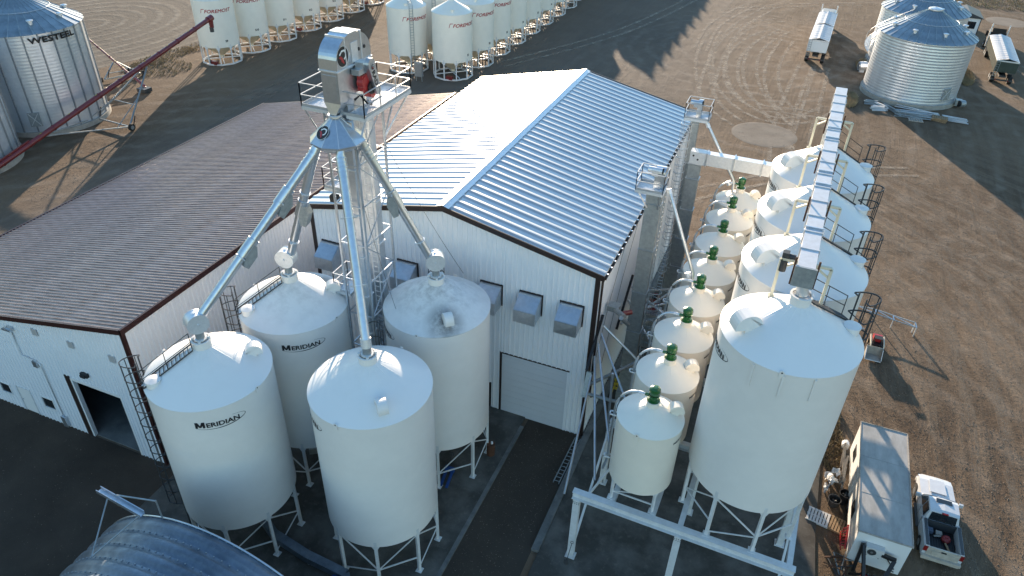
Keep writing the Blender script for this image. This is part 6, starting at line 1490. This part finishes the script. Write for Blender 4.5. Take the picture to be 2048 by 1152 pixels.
hb = thing('site_hut', 'small white hut with dark roof and window behind the right silos', 'hut', (33.3, 125, 0))
mb = MB(); mb.box(30.6, 34.7, 121.8, 128, 0, 2.9); part('wall', mb, 'white', hb)
mb = MB(); mb.prism([(30.3, 2.9), (35.0, 2.9), (35.0, 3.0), (32.65, 3.75), (30.3, 3.0)], 'y', 121.5, 128.3); part('roof', mb, 'dark_steel', hb)
mb = MB(); mb.box(32.5, 34.1, 121.72, 121.8, 1.1, 2.3); wi = part('window', mb, 'dark', hb)
for a in (32.6, 33.35): mb = MB(); mb.box(a, a+.68, 121.69, 121.72, 1.2, 2.2); part('pane', mb, 'glass', wi)
mb = MB(); mb.box(30.55, 30.66, 121.75, 121.86, 0, 2.9); mb.box(34.64, 34.75, 121.75, 121.86, 0, 2.9); part('corner_trim', mb, 'dark', hb)

# ---- scrap along the right silo
random.seed(21)
SGp = 'building scrap along the right silo'
for k, (x, y, l_, a, m, lab) in enumerate([(17.3, 75.3, 1.6, .1, 'galv_bright', 'small pale scrap nearest the silo footing at its left end'), (18.6, 74.4, 2.2, -.7, 'white', 'white bent sheet below the silo footing'), (18.2, 73.2, 1.8, .3, 'tarp', 'pale scrap heap left of the fallen sheet'),
        (20.0, 73.6, 3.2, -.9, 'galv_bright', 'long pale sheet lying slanted near the silo'), (23.0, 74.4, 5.2, -.15, 'galv', 'long bundle of galvanized strips against the silo footing'), (22.6, 72.4, 4.4, .0, 'galv_bright', 'stack of galvanized sheets on a pallet before the silo'), (27.6, 73.4, 3.0, -.3, 'white', 'white board at the right end of the scrap')]):
    t = thing('scrap_metal', lab, 'scrap', (x, y, 0), group=SGp)
    for q in range(5):
        d = Vector((cos(a+random.uniform(-.15, .15)), sin(a+random.uniform(-.15, .15)), random.uniform(-.02, .06))); c = Vector((x+random.uniform(-.2, .2), y+(q-2)*.22, .12+.07*q))
        part('strip', MB().bar(c-d*l_/2, c+d*l_/2, .26, .04), {'galv_bright': 'galv_dull', 'white': 'tarp'}.get(m, m), t)
pallet('worn wooden pallet below the galvanized sheets by the silo', 22.8, 71.4, .1, 6, 'wood_grey', 'pallets by the right silo', .02, 1.8, 1.2)
for k, z in enumerate((0.0, .15, .30)): pallet(['bottom pallet of the stack by the silo', 'middle pallet of the stack by the silo', 'top pallet of the stack by the silo'][k], 25.7, 72.8, -.3+.1*k, 7, 'wood', 'pallets by the right silo', .02+z, 1.9, 1.3)
fb = thing('silo_fan', 'small black wheeled blower against the right foot of the nearer right silo', 'blower', (28.6, 79.3, 0))
mb = MB(); mb.tube((28.4, 78.9, .7), (29.0, 79.3, .7), .45, 16); mb.box(27.9, 28.7, 79.0, 79.8, .3, 1.1); part('housing', mb, 'galv_dull', fb)
mb = MB(); mb.tube((28.38, 78.88, .7), (28.30, 78.83, .7), .4, 16); part('intake', mb, 'black', fb)

# ---- blower pipes between the building wall and the small bins
mf = thing('pipe_manifold', 'black and grey pipe manifold on the right wall near the front corner', 'pipes', (.6, -.6, 0))
part('mount', MB().bar((.12, 1.4, 8.9), (.12, -1.2, 6.6), .16, .10), 'black', mf)
part('mount', MB().bar((.25, -.9, 6.3), (.25, -1.6, 4.9), .3, .3), 'galv_dull', mf)
for k, (p, q) in enumerate([((.35, .9, 8.5), (2.9, .4, 6.9)), ((.35, .5, 8.2), (3.0, -2.6, 6.2)), ((.35, 0, 7.8), (2.75, -5.2, 5.6)), ((.35, -.5, 7.2), (2.75, -7.7, 5.2)), ((.4, -1.0, 6.2), (1.0, -6.9, 2.4))]):
    part('tube', MB().tube(p, q, .07, 8), 'galv', mf)
for k, (p, q) in enumerate([((.4, -1.2, 5.6), (3.0, 2.9, 5.5)), ((.45, -1.4, 5.0), (2.9, -.9, 4.6))]): part('tube', MB().tube(p, q, .11, 8), 'galv_dull', mf)
mb = MB(); mb.tube((.5, 2.2, 9.0), (1.4, 1.3, 9.2), .17, 12); mb.box(.2, .9, 1.9, 2.5, 8.9, 9.25); mb.tube((1.3, 1.0, 9.3), (1.6, 1.9, 8.3), .14, 12); part('blower', mb, 'galv_dull', mf)
mb = MB(); mb.tube((1.2, 1.7, 9.1), (1.65, 2.1, 9.1), .16, 10); part('motor', mb, 'red', mf)
m2 = thing('pipe_manifold', 'second black pipe manifold farther along the right wall behind the near elevator leg', 'pipes', (.5, 7.5, 0))
part('mount', MB().bar((.12, 9.4, 6.9), (.12, 6.2, 4.4), .16, .12), 'black', m2)
for p, q in [((.3, 8.8, 6.3), (3.5, 6.3, 6.2)), ((.3, 8.0, 5.7), (3.4, 2.9, 5.9)), ((.3, 7.3, 5.1), (3.5, 9.9, 5.4)), ((.3, 6.6, 4.6), (3.6, 13.4, 5.0))]: part('tube', MB().tube(p, q, .08, 8), 'galv', m2)
for p, q in [((.9, 12.3, 4.0), (4.2, 12.0, 5.3)), ((.9, 8.3, 3.6), (4.1, 8.8, 5.3))]: part('strut', MB().bar(p, q, .12), 'frame_white', m2)
bo_ = thing('blower_unit', 'red and grey blower unit standing between the near elevator and the grey duct', 'blower', (1.6, 11.5, 0))
mb = MB(); mb.box(1.0, 2.2, 10.5, 11.7, .09, 3.2); part('housing', mb, 'galv', bo_)
mb = MB(); mb.box(1.2, 2.0, 11.0, 11.7, 3.2, 3.6); mb.tube((1.6, 11.1, 3.9), (1.6, 11.9, 3.9), .32, 14); part('motor', mb, 'red', bo_)
mb = MB(); mb.tube((1.6, 11.1, 4.15), (1.6, 11.3, 4.4), .2, 12); part('filter', mb, 'dark', bo_)
vp = thing('vent_pipe', 'thin upright galvanized pipe beside the front small bin', 'pipe', (2.4, -3.3, .1))
part('tube', MB().tube((2.4, -3.35, .2), (2.0, -2.9, 8.4), .07, 8), 'galv', vp)
for (y, z, l_) in ((6.0, 8.6, 3.6), (3.0, 8.8, 4.0)):
    mb = MB(); mb.path([(.08, y-3.2, z-4.8), (.08, y, z), (.3, y+1.5, z+3.5)], .012, 4); solo('wall_cable', mb, 'dark_steel', ('thin slanting cable on the right wall nearer the front corner' if y < 5 else 'thin slanting cable on the right wall farther back'), 'cable', (.08, y-3.2, z-4.8))

# ================================================================== STUFF: dry grass, clods and stones
random.seed(3)
def tufts(name, polys, n, h, m):
    mb = MB()
    for _ in range(n):
        cx, cy, rx, ry = random.choice(polys); a = random.random()*2*pi; r = sqrt(random.random()); x = cx+rx*r*cos(a); y = cy+ry*r*sin(a)
        for b_ in range(3):
            t_ = random.random()*2*pi; hh = h*random.uniform(.4, 1.1); w2 = .05; lx, ly = random.uniform(-.5, .5)*hh, random.uniform(-.5, .5)*hh
            mb.add([(x-w2*cos(t_), y-w2*sin(t_), 0), (x+w2*cos(t_), y+w2*sin(t_), 0), (x+lx, y+ly, hh)], [(0, 1, 2)])
    return struct(name, mb, m, kind='stuff')
tufts('dry_grass', [(-80.5, 47, 2.2, 7), (-79.5, 58, 2.2, 8), (-77.5, 44, 4.5, 4.0)], 1500, .30, 'straw')
tufts('dry_grass', [(40, 152, 12, 6), (58, 155, 14, 8), (28, 158, 10, 6), (16.5, 93.2, 1.4, 3), (14.6, 75.5, 1.0, 3), (30.4, 95, 1.5, 5)], 5200, .6, 'straw')
tufts('dry_grass', [(15.3, 5.4, .7, 2.2), (15.1, 8.2, .5, 1.8)], 900, .22, 'straw')
def stones(name, areas, n, smin, smax, m):
    mb = MB()
    for _ in range(n):
        x0, x1, y0, y1 = random.choice(areas); x = random.uniform(x0, x1); y = random.uniform(y0, y1); s = smin+(smax-smin)*random.random()**3
        if -.2 < x < 15.2 and -30 < y < 21 or 16 < x < 19 and -4 < y < 5.5: continue
        a = random.random()*6.3; e = [(x+s*cos(a+k*pi/2)*random.uniform(.6, 1.1), y+s*sin(a+k*pi/2)*random.uniform(.6, 1.1), -.01) for k in range(4)]
        mb.add(e+[(x+random.uniform(-.3, .3)*s, y+random.uniform(-.3, .3)*s, s*random.uniform(.5, .9))], [(0, 1, 4), (1, 2, 4), (2, 3, 4), (3, 0, 4)])
    return struct(name, mb, m, kind='stuff')
stones('dirt_clods', [(15.2, 40, -12, 48), (15.2, 30, -12, 20), (15.2, 28, -10, 12)], 24000, .015, .07, 'stone')
stones('dirt_clods', [(-10, 20, 28, 75), (-66, -58, 8, 40), (16, 50, 40, 72)], 6000, .03, .08, 'stone')
stones('loose_gravel', [(-3.6, -.3, -16, -.5), (-44, -21.8, -30, -12.8)], 7000, .012, .05, 'stone')
